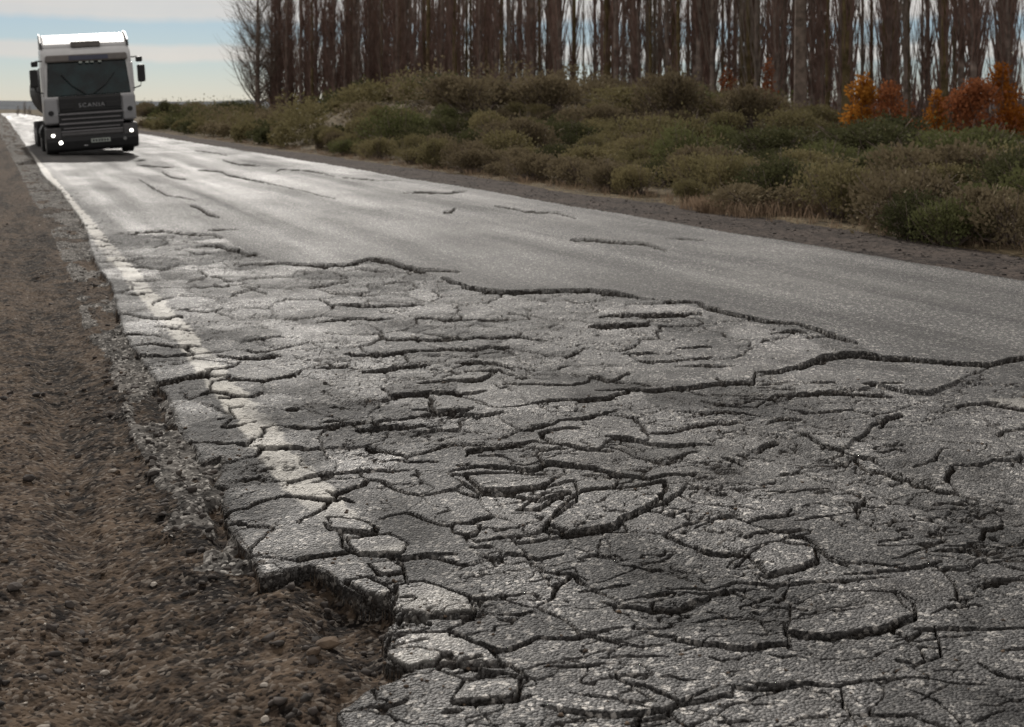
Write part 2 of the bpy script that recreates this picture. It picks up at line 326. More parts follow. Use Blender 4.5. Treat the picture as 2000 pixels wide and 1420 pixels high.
for _ in range(120):
    y_ = 545+860*gq.random()**.85; x_ = gq.uniform(330 if y_ < 900 else 650, 2080); w_ = gq.uniform(14, 52)*(.6+y_/1400); s_ = gq.normal(0, .16)
    ci_, cj_ = int(np.searchsorted(dys, y_-HY)), int(np.searchsorted(pxs, x_))
    if not (zone[ci_, cj_] and zone[ci_, min(cj_+14, nc-1)] and zone[max(ci_-12, 0), cj_]) or (640 < x_ < 1320 and 920 < y_ < 1050) or (x_ < 1050 and y_ > 1000): continue
    CR.append(tuple([gq.uniform(2.2, 5.2)] + [v for k_ in range(4) for v in (x_-w_+2*w_*k_/3, y_+s_*(2*w_*k_/3-w_)+gq.normal(0, 2.6))]))
zl = np.zeros_like(Z); groove = np.zeros_like(Z); barrier = np.zeros(Z.shape, bool)
zp = paved & (sdE > .02)
for cr in CR:
    t = float(cr[0]); pts = np.array(cr[1:], float).reshape(-1, 2)
    m = 70
    r0, r1 = np.searchsorted(dys, [pts[:, 1].min()-HY-m, pts[:, 1].max()-HY+m]); c0, c1 = np.searchsorted(pxs, [pts[:, 0].min()-m, pts[:, 0].max()+m])
    if r1 <= r0 or c1 <= c0: continue
    s = (slice(r0, r1), slice(c0, c1)); x, y = wpx[s], wpy[s]
    ln = np.hypot(*np.diff(pts, axis=0).T); acc = np.concatenate([[0], np.cumsum(ln)]); tot = acc[-1]
    best = np.full(x.shape, 1e9); arc = np.zeros_like(x); up = np.zeros_like(x)
    for i in range(len(pts)-1):
        (x1, y1), (x2, y2) = pts[i], pts[i+1]; dx, dy = x2-x1, y2-y1
        u = np.clip(((x-x1)*dx+(y-y1)*dy)/(dx*dx+dy*dy), 0, 1); qx, qy = x1+u*dx, y1+u*dy
        d = np.hypot((x-qx)*.7, y-qy); k = d < best
        best = np.where(k, d, best); arc = np.where(k, acc[i]+u*ln[i], arc); up = np.where(k, qy-y, up)
    e = np.minimum(arc, tot-arc); tap = .3+.7*np.sqrt(np.clip(e/(.25*tot+1e-6), 0, 1))
    tap *= .75+.5*vn(GX[s]*4, GY[s]*4, 41)
    hw = np.maximum(.5*t*.50*tap, .7)
    gp = np.clip((hw-best)/1.1+.55, 0, 1)
    dep = np.clip(.014+.0032*t, .018, .045)
    gp = gp*zp[s]
    groove[s] = np.maximum(groove[s], gp*dep*np.where(tap > .35, 1, .6))
    barrier[s] |= best < 1.6
    hl = np.minimum(.42*t*Z[s]/F, .022)*tap
    dg = np.maximum(best-hw*.6, 0)*Z[s]**2/(F*H)
    zl[s] = np.maximum(zl[s], np.where(up > 0, hl*np.exp(-dg/.16), 0))

# pieces of the shattered zone: cells grown from seeds, stopping at the cracks above
seeds = []
def want(px, py):
    Zs = F*H/(py-HY); s = .105 + .020*Zs
    s *= 1.0 + .55*sstep(1000, 1700, np.array(float(px)))
    return float(s)
cell = {}
for _ in range(26000):
    py = HY + 245*(1300/245)**rng.random()**.8; px = rng.uniform(120, 2400)
    ci = min(max(int(np.searchsorted(dys, py-HY)), 0), nr-1); cj = min(max(int(np.searchsorted(pxs, px)), 0), nc-1)
    if not zone[ci, cj]: continue
    g = grd(px, py); s = want(px, py); ok = True
    for a in range(-2, 3):
        for b in range(-2, 3):
            for (qx, qy, qs) in cell.get((int(g[0]//.4)+a, int(g[1]//.4)+b), ()):
                if math.hypot(g[0]-qx, (g[1]-qy)*.8) < min(s, qs): ok = False; break
            if not ok: break
        if not ok: break
    if ok:
        cell.setdefault((int(g[0]//.4), int(g[1]//.4)), []).append((g[0], g[1], s)); seeds.append((ci, cj))
ns = len(seeds)
D = np.full(Z.shape, 1e6); LB = np.full(Z.shape, -1, np.int32)
for k, (i, j) in enumerate(seeds): D[i, j] = 0; LB[i, j] = k
cost = (.55+1.1*vn(GX*16, GY*16, 61)) + np.where(barrier, 30, 0) + np.where(zone, 0, 1e5)
def shifted(a, di, dj):
    s0 = (slice(max(di, 0), nr+min(di, 0)), slice(max(dj, 0), nc+min(dj, 0)))
    s1 = (slice(max(-di, 0), nr+min(-di, 0)), slice(max(-dj, 0), nc+min(-dj, 0)))
    return s0, s1
NB = [(-1, 0), (1, 0), (0, -1), (0, 1), (-1, -1), (-1, 1), (1, -1), (1, 1)]
r0 = int(np.argmax(zone.any(1))); off = slice(max(r0-3, 0), nr)
def grow(D, LBL, steps, passes, cst=None):
    for it in range(passes):
        ch = 0
        for di, dj in NB:
            a, b = shifted(D, di, dj)                     # a: to, b: from
            c = D[b] + steps[(di, dj)]*(cst[a] if cst is not None else 1)
            k = c < D[a]-1e-9
            if k.any():
                ch += 1; D[a] = np.where(k, c, D[a])
                for l in LBL: l[a] = np.where(k, l[b], l[a])
        if not ch: break
def cut(a): return a[off]
nr_full = nr
gxs, gys, Ds, Ls, cs = (np.ascontiguousarray(cut(a)) for a in (GX, GY, D, LB, cost))
nr = gxs.shape[0]
steps = {}
for di, dj in NB:
    a, b = shifted(gxs, di, dj); steps[(di, dj)] = np.hypot(gxs[a]-gxs[b], .8*(gys[a]-gys[b]))
grow(Ds, [Ls], steps, 70, cs)
# distance (in sight pixels) to the nearest border between two pieces, with that border's own width
zc = cut(zone); Ls = np.where(zc, Ls, -1)
# pale loose pieces with old paint or dust on them, outlined from the photograph
PALE = [[(640,1008),(700,1013),(738,1030),(722,1041),(645,1036)], [(672,1048),(760,1042),(792,1062),(785,1083),(704,1084)], [(720,1097),(785,1093),(792,1116),(742,1121)],
        [(672,1128),(720,1122),(765,1150),(755,1162),(712,1156)], [(776,1140),(830,1130),(920,1165),(932,1192),(860,1203),(800,1203),(766,1187)],
        [(758,1236),(880,1232),(960,1268),(986,1304),(920,1300),(850,1297),(795,1302),(752,1275)], [(905,1325),(1018,1320),(1012,1362),(882,1366)],
        [(908,930),(985,925),(1095,930),(1050,955),(940,964)], [(1070,1020),(1130,960),(1300,942),(1290,975),(1200,1030),(1107,1045)], [(1010,1000),(1060,968),(1110,962),(1050,1000)],
        [(1450,1075),(1520,1058),(1590,1070),(1602,1095),(1560,1113),(1500,1118)], [(1545,1170),(1620,1150),(1750,1155),(1783,1200),(1700,1230),(1620,1240),(1540,1232)], [(880,1022),(935,1026),(930,1045),(885,1040)]]
wx, wy = cut(wpx), cut(wpy); nk = ns
for pl in PALE:
    Ls = np.where(in_poly(pl, wx, wy) & (cut(paved)), nk, Ls); nk += 1
np_ = len(PALE)
bd = np.full(gxs.shape, 1e6); bw = np.zeros(gxs.shape)
for di, dj in ((1, 0), (0, 1), (1, 1), (1, -1)):
    a, b = shifted(gxs, di, dj); la, lb = Ls[a], Ls[b]; k = (la != lb)
    h = hash2(np.minimum(la, lb)+5, np.maximum(la, lb)+9, 77)
    w = np.where((la < 0) | (lb < 0), .3, h); w = np.where((la >= ns) | (lb >= ns), .62+.3*h, w)
    bd[a] = np.where(k, 0, bd[a]); bw[a] = np.where(k, w, bw[a])
st2 = {(di, dj): math.hypot(di*1.42, dj*2.5*.6) for di, dj in NB}
grow(bd, [bw], st2, 7)
nr = nr_full
BD = np.full(Z.shape, 1e6); BD[off] = bd; BW = np.zeros(Z.shape); BW[off] = bw; LB = np.full(Z.shape, -1, np.int32); LB[off] = Ls
BWp = BW*(.55+.9*vn(GX*6, GY*6, 83))*(.78+.22*sstep(330, 620, DY))
hwn = .5+1.8*np.clip(BWp-.42, 0, 1)**1.15*np.clip(DY/420, .5, 1.5)
gn = np.clip((hwn-BD)/1.2+.5, 0, 1) * (.0045+.022*np.clip(BWp-.42, 0, 1)) * zone * sstep(.22, .42, BWp)
groove = np.maximum(groove, gn)
hair = np.abs(fbm(GX*3.1+.5*fbm(GX*9, GY*9, 121, 2), GY*3.1, 123, 4))                # hairline crazing
hm = sstep(-.25, .2, fbm(GX*1.1, GY*.9, 127, 3))
hair2 = np.abs(fbm(GX*6.5+.4*fbm(GX*15, GY*15, 129, 2), GY*8.5, 131, 3)); hm2 = sstep(-.2, .15, fbm(GX*1.7+9, GY*1.3, 137, 3))
groove = np.maximum(groove, np.clip(1.15-hair/.022, 0, 1)*.014*hm*(zone | (paved & (sdE < .35) & (DY > 150))))
groove = np.maximum(groove, np.clip(1.15-hair2/.040, 0, 1)*.0125*hm2*zone)
# each piece has its own height and tilt (near edge a little up)
ns0 = ns; ns = ns+np_
cnt = np.bincount(LB[LB >= 0], minlength=ns); cnt1 = np.maximum(cnt, 1)
cx = np.bincount(LB[LB >= 0], GX[LB >= 0], minlength=ns)/cnt1; cy = np.bincount(LB[LB >= 0], GY[LB >= 0], minlength=ns)/cnt1
offk = rng.normal(0, .0016, ns); ak = rng.normal(0, .008, ns); bk = -np.abs(rng.normal(.006, .016, ns)); tonek = np.clip(rng.normal(.5, .13, ns), .1, .95)
for k in range(ns0, ns): offk[k] = .004; bk[k] = -.03; tonek[k] = .78 if k-ns0 < 7 else .66
LBs = np.maximum(LB, 0); inz = LB >= 0
zs_ = np.where(inz, offk[LBs] + np.clip(ak[LBs]*(GX-cx[LBs]) + bk[LBs]*(GY-cy[LBs]), -.02, .02), 0)

# ---- relief
zroad = .020*fbm(GX*.5, GY*.3, 11, 3) + .0022*fbm(GX*26, GY*26, 13, 3)*np.clip(DY/250, 0, 1)
ravel = sstep(.0, .35, fbm(GX*1.5, GY*1.2, 91, 4))*zone                         # worn away top layer
zroad = zroad - .012*ravel + .010*ravel*fbm(GX*22, GY*22, 15, 4)
zroad = zroad + zs_ + zl - groove*1.15
zdirt = -.042 + .045*fbm(GX*2.6, GY*.14, 31, 4) + .020*fbm(GX*6, GY*5, 33, 5) + .008*fbm(GX*28, GY*28, 35, 3)*np.clip(DY/250, 0, 1)
zdirt -= .035*np.exp(-((GX-.28-.05*fbm(GY*.6, GY*0, 151, 2))/.10)**2)*(.6+.6*vn(GX*3, GY*1.2, 153)) ; zdirt += .018*np.abs(fbm(GX*9, GY*4, 155, 3))
zdirt -= .030*np.exp(-((sdE+.03)/.05)**2)*(.4+1.2*vn(GX*3, GY*3, 135))                                        # scour along the broken edge
hole = np.exp(-((GX-grd(660, 1185)[0])**2/.10**2+(GY-grd(660, 1185)[1])**2/.16**2)); zdirt -= .050*hole
zdirt += .05*np.clip(-GX, 0, 30)**.5*.0
zold = -.022 + .020*fbm(GX*11, GY*11, 37, 5) + .014*fbm(GX*34, GY*34, 39, 3)*np.clip(DY/250, .2, 1)
olds = inO & ~inE
wO = sstep(-.03, .03, np.where(inO, 1, -1)*seg_dist([grd(*p) for p in OLD], GX, GY))*sstep(-.12, .22, fbm(GX*6, GY*3.2, 71, 4)+.14)*sstep(1125, 1060, wpy)
zleft = zdirt*(1-wO) + zold*wO
zright = -.05 - .07*sstep(7.7, 10, GX) + .02*fbm(GX*3, GY*3, 43, 4)
mx_, my_ = cz(960, 52); mu = (GX-mx_)*CA-(GY-my_)*SA; mv = (GX-mx_)*SA+(GY-my_)*CA
mound = 1.8*np.exp(-(np.abs(mu)/11.5)**3-(mv/11)**2)
m2x, m2y = cz(1330, 43); mu2 = (GX-m2x)*CA-(GY-m2y)*SA; mv2 = (GX-m2x)*SA+(GY-m2y)*CA
mound = np.maximum(mound, 1.35*np.exp(-(np.abs(mu2)/4.6)**3-(mv2/7)**2))
zright = zright + sstep(9.6, 14, GX)*(.16*fbm(GX*.35, GY*.35, 47, 4)+.12) + mound*sstep(10, 15, GX)
zg = np.where(inE, np.where(GX < RE, zroad, zright), zleft)
eL = sstep(0, .025, np.abs(sdE)); zg = np.where(inE & (sdE < .012), zg-.006, zg)
zg = zg - .6*sstep(200, 330, Z)*0
# ---- masks: paint, soil, tone
lineX = 1.06 + .02*fbm(GY*1.3, GY*0, 51, 3); wear = fbm(GX*3.5, GY*2.2, 53, 4)
half = .082
pm = sstep(half, half-.02, np.abs(GX-lineX) + .03*fbm(GX*14, GY*14, 55, 3)) * sstep(-.75, -.05, wear + .12)
#cen = sstep(.06, .04, np.abs(GX-4.35))*sstep(-.05, .25, fbm(GX*3, GY*2, 57, 4))*sstep(.0, .1, np.sin(GY*.7))*.55
pm = pm*sstep(1025, 1000, wpy); pm = np.maximum(pm, np.where((LB >= ns0) & (LB < ns0+7), .45*sstep(-.25, .45, wear+.5*fbm(GX*9, GY*9, 147, 3)), 0)); pm = np.maximum(pm, .6*in_poly([(1925, 778), (2160, 772), (2160, 800), (1990, 806), (1950, 796)], wpx, wpy)*sstep(-.2, .3, wear)); pm = pm*paved*(1-np.clip(groove/.008, 0, 1))
soil_shade_m = np.clip(groove/.010, 0, 1)*.97  # crack recesses: dirt together with painted shade
soil_shade_m = np.maximum(soil_shade_m, sstep(.03, .0, sdE+.02*fbm(GX*12, GY*12, 59, 3))*.8)
soil_shade_m = np.maximum(soil_shade_m, .35*sstep(.1, .6, fbm(GX*5, GY*5, 65, 4))*zone)
tone = np.where(inz, tonek[LBs], .56) - .30*ravel + .15*fbm(GX*.8, GY*.25, 67, 4) + (.30*fbm(GX*7, GY*7, 69, 4)+.34*fbm(GX*2.3, GY*2.0, 149, 3)-.03)*zone + (.50*fbm(GX*2.6, GY*.10, 73, 4) + .34*fbm(GX*1.3, GY*.5, 75, 4) - .06)*(~zone)
lane = .10*np.exp(-((GX-5.0)/.35)**2)+.10*np.exp(-((GX-6.7)/.35)**2)+.08*np.exp(-((GX-1.9)/.35)**2)
tone = np.clip(tone + np.where(zone, 0, lane-.12), 0, 1)
soil_shade_m = np.where(~inE, np.clip(.42+.9*fbm(GX*9, GY*7, 141, 4), .05, .95), soil_shade_m); tone = np.where(~inE, .24+.3*fbm(GX*12, GY*12, 143, 3), tone)
MASK = np.stack([pm, soil_shade_m, tone, np.ones_like(pm)], -1).reshape(-1, 4).astype(np.float32)
VV = np.stack([GX, GY, zg], -1).reshape(-1, 3)

# ---- cut the sheet into things and parts
cls = np.where(inE, np.where(GX < RE, 0, np.where(GX < VE, 2, 3)), 1)            # 0 road 1 dirt 2 gravel verge 3 scrubland
cq = cls[:-1, :-1]; lq = LB[:-1, :-1]; pq = (pm[:-1, :-1] > .45) & (cq == 0) & (lq < 0)
oq = (cq == 1) & (wO[:-1, :-1] > .5)
ii = (np.arange(nr-1)[:, None]*nc + np.arange(nc-1)[None, :])
QD = np.stack([ii+nc, ii+nc+1, ii+1, ii], -1)
def cut_piece(name, q, mat, parent=None, mask=True):
    idx, inv = np.unique(q, return_inverse=True)
    me = np_mesh(name, VV[idx], inv.reshape(-1, 4), mat, True)
    if mask:
        at = me.color_attributes.new('mask', 'FLOAT_COLOR', 'POINT'); at.data.foreach_set('color', MASK[idx].ravel())
    return link(bpy.data.objects.new(name, me), parent)
inzq = (lq >= 0) & (cq == 0)
road = cut_piece('road', QD[(cq == 0) & ~inzq & ~pq], M['asphalt'])
tag(road, 'cracked grey two lane asphalt road running to the horizon', 'road', kind='structure')
cut_piece('edge_line', QD[pq], M['asphalt'], road)['label'] = 'worn off-white painted edge line'
qs = QD[inzq]; ql = lq[inzq]; order = np.argsort(ql, kind='stable'); qs, ql = qs[order], ql[order]
u, st = np.unique(ql, return_index=True); st = np.append(st, len(ql)); size = np.diff(st)
vis = (cx[u] > 0) ; rank = np.argsort(-size); top = set(rank[:300].tolist()); rest = []
for i in range(len(u)):
    q = qs[st[i]:st[i+1]]
    if i in top: cut_piece('asphalt_slab', q, M['asphalt'], road)
    else: rest.append(q)
if rest: tag(cut_piece('asphalt_fragments', np.concatenate(rest), M['asphalt'], road), kind='stuff')
tag(cut_piece('dirt_shoulder', QD[(cq == 1) & ~oq], M['dirt']), 'brown stony dirt shoulder beside the broken pavement edge', 'shoulder', kind='structure')
tag(cut_piece('crumbled_strip', QD[oq], M['crumbs']), 'grey strip of older crumbled asphalt between dirt and road', 'shoulder', kind='structure')
tag(cut_piece('gravel_verge', QD[cq == 2], M['gravel_shoulder']), 'grey brown gravel verge between road and scrub', 'verge', kind='structure')
tag(cut_piece('scrubland', QD[cq == 3], M['scrub_soil']), 'brown ground under the shrubs rising to a low mound', 'ground', kind='structure')
def sheet(name, mat, r, z, n=48):
    V = [(0, 0, z)]; Fq = []
    rr = [6, 40, 200, 800, r]
    for a in rr:
        for k in range(n): V.append((a*math.cos(2*math.pi*k/n), a*math.sin(2*math.pi*k/n), z))
    Fs = [(0, 1+k, 1+(k+1) % n) for k in range(n)]
    for j in range(len(rr)-1):
        for k in range(n): Fs.append((1+j*n+k, 1+(j+1)*n+k, 1+(j+1)*n+(k+1) % n, 1+j*n+(k+1) % n))
    me = bpy.data.meshes.new(name); me.from_pydata(V, [], Fs); me.materials.append(mat); return link(bpy.data.objects.new(name, me))
tag(sheet('ground', M['scrub_soil'], 6000, -.42), 'flat dry plain reaching to the horizon', 'ground', kind='structure')
def height(x, y):                    # relief under a point right of the road
    X, Y = np.array([float(x)]), np.array([float(y)])
    mu = (X-mx_)*CA-(Y-my_)*SA; mv = (X-mx_)*SA+(Y-my_)*CA; m = 1.8*np.exp(-(np.abs(mu)/11.5)**3-(mv/11)**2)
    mu = (X-m2x)*CA-(Y-m2y)*SA; mv = (X-m2x)*SA+(Y-m2y)*CA; m = np.maximum(m, 1.35*np.exp(-(np.abs(mu)/4.6)**3-(mv/7)**2))
    z = -.05 - .07*sstep(7.7, 10, X) + .02*fbm(X*3, Y*3, 43, 4) + sstep(9.6, 14, X)*(.16*fbm(X*.35, Y*.35, 47, 4)+.12) + m*sstep(10, 15, X)
    return float(z[0])

# far low hills
hv, hf = [], []
nh = 90
for k in range(nh):
    a = R(-75 + 150*k/(nh-1)); rr = 2600
    hgt = 9 + 9*float(vn(np.array([k*.23]), np.array([1.5]), 5)[0]) + 5*float(vn(np.array([k*.9]), np.array([3.5]), 5)[0])
    for rad, z in ((rr-300, -1), (rr-120, hgt*.55), (rr, hgt), (rr+160, hgt*.5), (rr+320, -1)):
        hv.append((rad*math.sin(a), rad*math.cos(a), z))
for k in range(nh-1):
    for j in range(4): hf.append((k*5+j, k*5+5+j, k*5+6+j, k*5+1+j))
me = bpy.data.meshes.new('hills'); me.from_pydata(hv, [], hf); me.materials.append(soil_mat('hill_scrub_haze', (.075, .085, .10), (.095, .105, .12), (.12, .13, .14), (.12, .13, .14), .01, 60, .2))  # blue of the distant air is mixed into the scrub colour
tag(link(bpy.data.objects.new('hills', me)), 'low grey blue hills on the horizon', 'hills', kind='structure')

# ------------------------------------------------------------------ the tank lorry (local axes: x to the image right, y backwards, z up, front at y=0)
def rounded(o, w, seg=3):
    m = o.modifiers.new('bevel', 'BEVEL'); m.width = w; m.segments = seg; m.limit_method = 'ANGLE'; m.angle_limit = R(35); return o
T = {}
T['paint'] = plain('lorry_paint', (.56, .56, .56), .38, vary=.05, scale=3, coat=.3)
T['silver'] = plain('lorry_silver', (.30, .30, .31), .4, .2, vary=.06, scale=3)
T['dark'] = plain('lorry_plastic', (.010, .010, .011), .5, vary=.2)
T['grille'] = plain('grille_grey', (.075, .072, .073), .45, .3, vary=.15)
T['bar'] = plain('grille_bar_grey', (.15, .145, .15), .4, .3, vary=.1)
T['glass'] = plain('windscreen_glass', (.006, .022, .024), .07, vary=.4, scale=2.2, spec=.4)  # mottled colour stands in for reflections on the opaque glass
T['tyre'] = plain('tyre', (.018, .018, .018), .85, vary=.2)
T['rim'] = plain('rim', (.35, .35, .36), .4, .7)
T['tank'] = plain('tank_skin', (.016, .018, .022), .5, .0, vary=.2, scale=1.5)
T['lamp'] = plain('lit_lamp', (.9, .9, .85), .2, vary=.02, emit=(1, .96, .86), es=5)
T['lens'] = plain('lamp_glass', (.22, .22, .22), .1, .3)
T['letter'] = plain('badge_metal', (.32, .32, .33), .35, .6)
T['plate'] = plain('plate_white', (.34, .37, .34), .5)
T['visor'] = plain('visor_brown', (.13, .115, .105), .4, vary=.1)
T['blue'] = plain('visor_print', (.045, .05, .085), .5)
tx, ty = cz(184, F*H/91.5)
truck = empty('tank_lorry', (tx, ty, -.015), (0, R(-4.0), R(-.2)))
tag(truck, 'oncoming white cabbed lorry with lit headlights pulling a dark tank', 'lorry')
truck.scale = (1.04, 1, 1)
hw_ = 1.22
cab = MB().prism([(.05, .98), (.0, 1.25), (.02, 1.75), (.30, 2.92), (.42, 3.14), (.75, 3.30), (2.05, 3.34), (2.10, .98)], -hw_, hw_).build('cab', T['paint'], truck)
rounded(cab, .13, 4)
# windscreen, set into the cab front: raked sheet with thickness
def raked(name, x0, x1, z0, z1, pr, mat, par, zt=None, bev=.03):
    ya = lambda z: .02 + (z-1.75)*.28/1.17 if z > 1.75 else .02
    p = MB(); y0, y1 = ya(z0)-pr, ya(z1)-pr
    p.add([(x0[0], y0, z0), (x1[0], y0, z0), (x1[1], y1, z1), (x0[1], y1, z1), (x0[0], y0+.08+pr, z0), (x1[0], y0+.08+pr, z0), (x1[1], y1+.08+pr, z1), (x0[1], y1+.08+pr, z1)],
          [(0,1,2,3),(4,7,6,5),(0,4,5,1),(1,5,6,2),(2,6,7,3),(3,7,4,0)])
    return p.build(name, mat, par, bevel=bev)
ws = raked('windscreen', (-1.13, -1.06), (1.13, 1.06), 1.80, 2.80, .022, T['glass'], truck)
for sx in (-1, 1):
    w = MB().tube([(sx*.10, -.045, 1.84), (sx*.45, .03, 2.1), (sx*.72, .10, 2.45)], .013, 5).build('wiper', T['dark'], ws)
raked('sun_visor', (-1.12, -1.10), (1.12, 1.10), 2.80, 3.02, .11, T['visor'], truck, bev=.05)
vp = raked('visor_panel', (-.48, -.48), (.58, .58), 2.845, 2.985, .118, T['blue'], truck, bev=.01)
for k in range(4):
    xk = (-.22, -.04, .09, .30)[k]
    raked('marker_lamp', (xk, xk), (xk+.09, xk+.09), 2.755, 2.80, .125, T['plate'], truck, bev=.008)
pil = []
for sx in (-1, 1):                                                               # pale corner deflectors beside the glass
    MB().prism([(.10, 1.84), (.28, 2.72), (.46, 2.72), (.34, 1.84)], sx*1.205 - .045, sx*1.205 + .045).build('corner_deflector', T['paint'], truck, bevel=.03)
    cp = MB().prism([(-.03, 1.0), (-.05, 1.25), (-.03, 1.76), (.5, 1.78), (.55, 1.0)], sx*1.04-.19, sx*1.04+.19).build('corner_panel', T['silver'], truck); rounded(cp, .06)
    em = MB().tube([(sx*1.06, -.052, 1.33), (sx*1.06, -.075, 1.33)], .075, 12).build('indicator', T['dark'], cp)
    # mirrors on arms
    mr = MB().tube([(sx*1.2, .12, 2.86), (sx*1.36, .0, 2.86), (sx*1.42, -.02, 2.8)], .022, 6).build('mirror_arm', T['dark'], truck)
    a = MB().box(sx*1.40-.09, sx*1.40+.09, -.10, .06, 2.70, 2.86).build('wide_mirror', T['dark'], mr); rounded(a, .04)
    a = MB().box(sx*1.44-.105, sx*1.44+.105, -.12, .06, 2.10, 2.62).build('main_mirror', T['dark'], mr); rounded(a, .045)
    MB().tube([(sx*1.2, .14, 1.92), (sx*1.40, .0, 1.98), (sx*1.43, -.02, 2.12)], .02, 6).build('lower_arm', T['dark'], mr)
    sd = MB().box(sx*1.222-.012, sx*1.222+.012, .30, 1.15, 1.95, 2.68).build('side_window', T['glass'], truck)
    st = MB().box(sx*1.14-.10, sx*1.14+.10, .25, .95, .42, .92).build('step', T['dark'], truck); rounded(st, .03)
# front panel and grille
fp = MB().prism([(-.05, 1.34), (-.055, 1.74), (.0, 1.80), (.1, 1.80), (.1, 1.34)], -.84, .84).build('hood_panel', T['dark'], truck, bevel=.02)
for sx in (-1, 1): MB().box(sx*.62-.2, sx*.62+.2, -.075, -.045, 1.42, 1.58).build('air_slot', T['dark'], fp, bevel=.01)
gb = MB().box(-.86, .86, -.03, .12, .74, 1.34).build('grille', T['dark'], truck)
for k, (z0, z1, w) in enumerate(((1.235, 1.30, .86), (1.10, 1.15, .80), (.955, 1.02, .86), (.83, .875, .76), (.735, .79, .86))):
    MB().prism([(-.095, z0+.01), (-.085, z1), (-.02, z1), (-.02, z0)], -w, w).build('grille_bar', T['bar'], gb, bevel=.012)
def text(body, size, loc, mat, parent, name):
    cu = bpy.data.curves.new(name, 'FONT'); cu.body = body; cu.size = size; cu.extrude = .008; cu.align_x = 'CENTER'; cu.space_character = 1.25
    t = bpy.data.objects.new(name+'_tmp', cu); COL.objects.link(t); bpy.context.view_layer.update()
    me = bpy.data.meshes.new_from_object(t.evaluated_get(bpy.context.evaluated_depsgraph_get())); bpy.data.objects.remove(t)
    me.materials.clear(); me.materials.append(mat); o = bpy.data.objects.new(name, me); o.location = loc; o.rotation_euler = (R(90), 0, 0); return link(o, parent)
text('SCANIA', .17, (.03, -.066, 1.455), T['letter'], fp, 'badge_lettering')
# bumper, lamps, plate
bp = MB().prism([(.02, .17), (-.10, .23), (-.14, .48), (-.12, .72), (.0, .76), (.62, .76), (.62, .30)], -1.24, 1.24).build('bumper', T['dark'], truck); rounded(bp, .06)
sp_ = MB().prism([(-.135, .60), (-.15, .66), (-.13, .735), (-.05, .735), (-.05, .60)], -.82, .82).build('bumper_trim', T['grille'], bp, bevel=.012)
for sx in (-1, 1):
    hp = MB().prism([(-.15, .56), (-.13, .90), (.35, .90), (.35, .56)], sx*1.03-.2, sx*1.03+.2).build('lamp_housing', T['grille'], truck); rounded(hp, .04)
    hl = MB().tube([(sx*1.05, -.12, .68), (sx*1.05, -.158, .68)], [.052, .046], 16).build('headlight', T['lamp'], truck)
    fl = MB().tube([(sx*.86, -.11, .46), (sx*.86, -.150, .46)], [.056, .05], 16).build('fog_lamp', T['lamp'] if sx < 0 else T['lens'], truck)
pt = MB().box(-.06, .46, -.152, -.128, .40, .52).build('number_plate', T['plate'], truck, bevel=.006)
for k in range(6): MB().box(-.01+k*.075, .035+k*.075, -.1555, -.1515, .43, .49).build('plate_character', T['dark'], pt)
MB().box(-1.0, 1.0, .5, 1.6, .20, .60).build('underside_blocker', T['dark'], truck)  # added dark box, hides the bright road under the bumper
MB().tube([(-.25, -.13, .33), (-.15, -.15, .33)], .02, 6).build('tow_eye', T['letter'], bp)
# roof: deflector, air-conditioning box
rf = MB().prism([(.62, 3.24), (.66, 3.34), (1.30, 3.62), (1.9, 3.70), (1.9, 3.30)], -1.16, 1.16).build('roof_deflector', T['paint'], truck); rounded(rf, .05)
for sx in (-1, 1): MB().prism([(.60, 3.22), (.66, 3.42), (1.28, 3.68), (1.95, 3.75), (1.95, 3.28)], sx*1.185-.02, sx*1.185+.02).build('deflector_cheek', T['grille'], rf)
ac = MB().box(-.38, .42, .55, .95, 3.24, 3.42).build('air_conditioner', T['visor'], truck); rounded(ac, .03)
# wheels and frame
def wheel(x, y, w=.32, r=.5):
    ty_ = MB().tube([(x-w/2, y, r), (x-w/2+.04, y, r), (x+w/2-.04, y, r), (x+w/2, y, r)], [r-.05, r, r, r-.05], 28).build('wheel', T['tyre'], truck)
    MB().tube([(x-w/2-.012, y, r), (x+w/2+.012, y, r)], r*.56, 20).build('rim', T['rim'], ty_)
for sx in (-1, 1):
    wheel(sx*1.05, 1.32)
    m_ = MB(); arc = [(1.32+.62*math.cos(t), .5+.62*math.sin(t)) for t in np.linspace(.1, math.pi-.1, 9)]; arc2 = [(1.32+.57*math.cos(t), .5+.57*math.sin(t)) for t in np.linspace(math.pi-.1, .1, 9)]
    m_.prism(arc+arc2, sx*1.05-.19, sx*1.05+.19).build('mudguard', T['dark'], truck)
    wheel(sx*.98, 4.6, .5); wheel(sx*.98, 9.9, .5); wheel(sx*.98, 11.2, .5); wheel(sx*.98, 12.5, .5)
    MB().box(sx*.45-.05, sx*.45+.05, .6, 13.2, .62, .90).build('frame_rail', T['dark'], truck)
    MB().tube([(sx*1.0, 2.3, .72), (sx*1.0, 3.6, .72)], .32, 16).build('fuel_tank', T['dark'], truck, smooth=False)
MB().tube([(-1.0, 2.22, .9), (-1.0, 2.22, 3.1)], .07, 10).build('exhaust_stack', T['grille'], truck)
tz, tr_, ox = 2.15, 1.20, -.02
tk = MB().tube([(ox, 2.62, tz), (ox, 2.70, tz), (ox-.01, 2.85, tz), (ox-.06, 13.1, tz), (ox-.06, 13.25, tz), (ox-.06, 13.33, tz)], [tr_*.55, tr_*.9, tr_, tr_, tr_*.9, tr_*.5], 40).build('tank', T['tank'], truck, smooth=True)
for y in (3.4, 5.4, 7.4, 9.4, 11.4):
    MB().tube([(ox-.005*(y-2.85), y, tz), (ox-.005*(y-2.85), y+.07, tz)], tr_+.02, 40).build('band', T['dark'], tk)
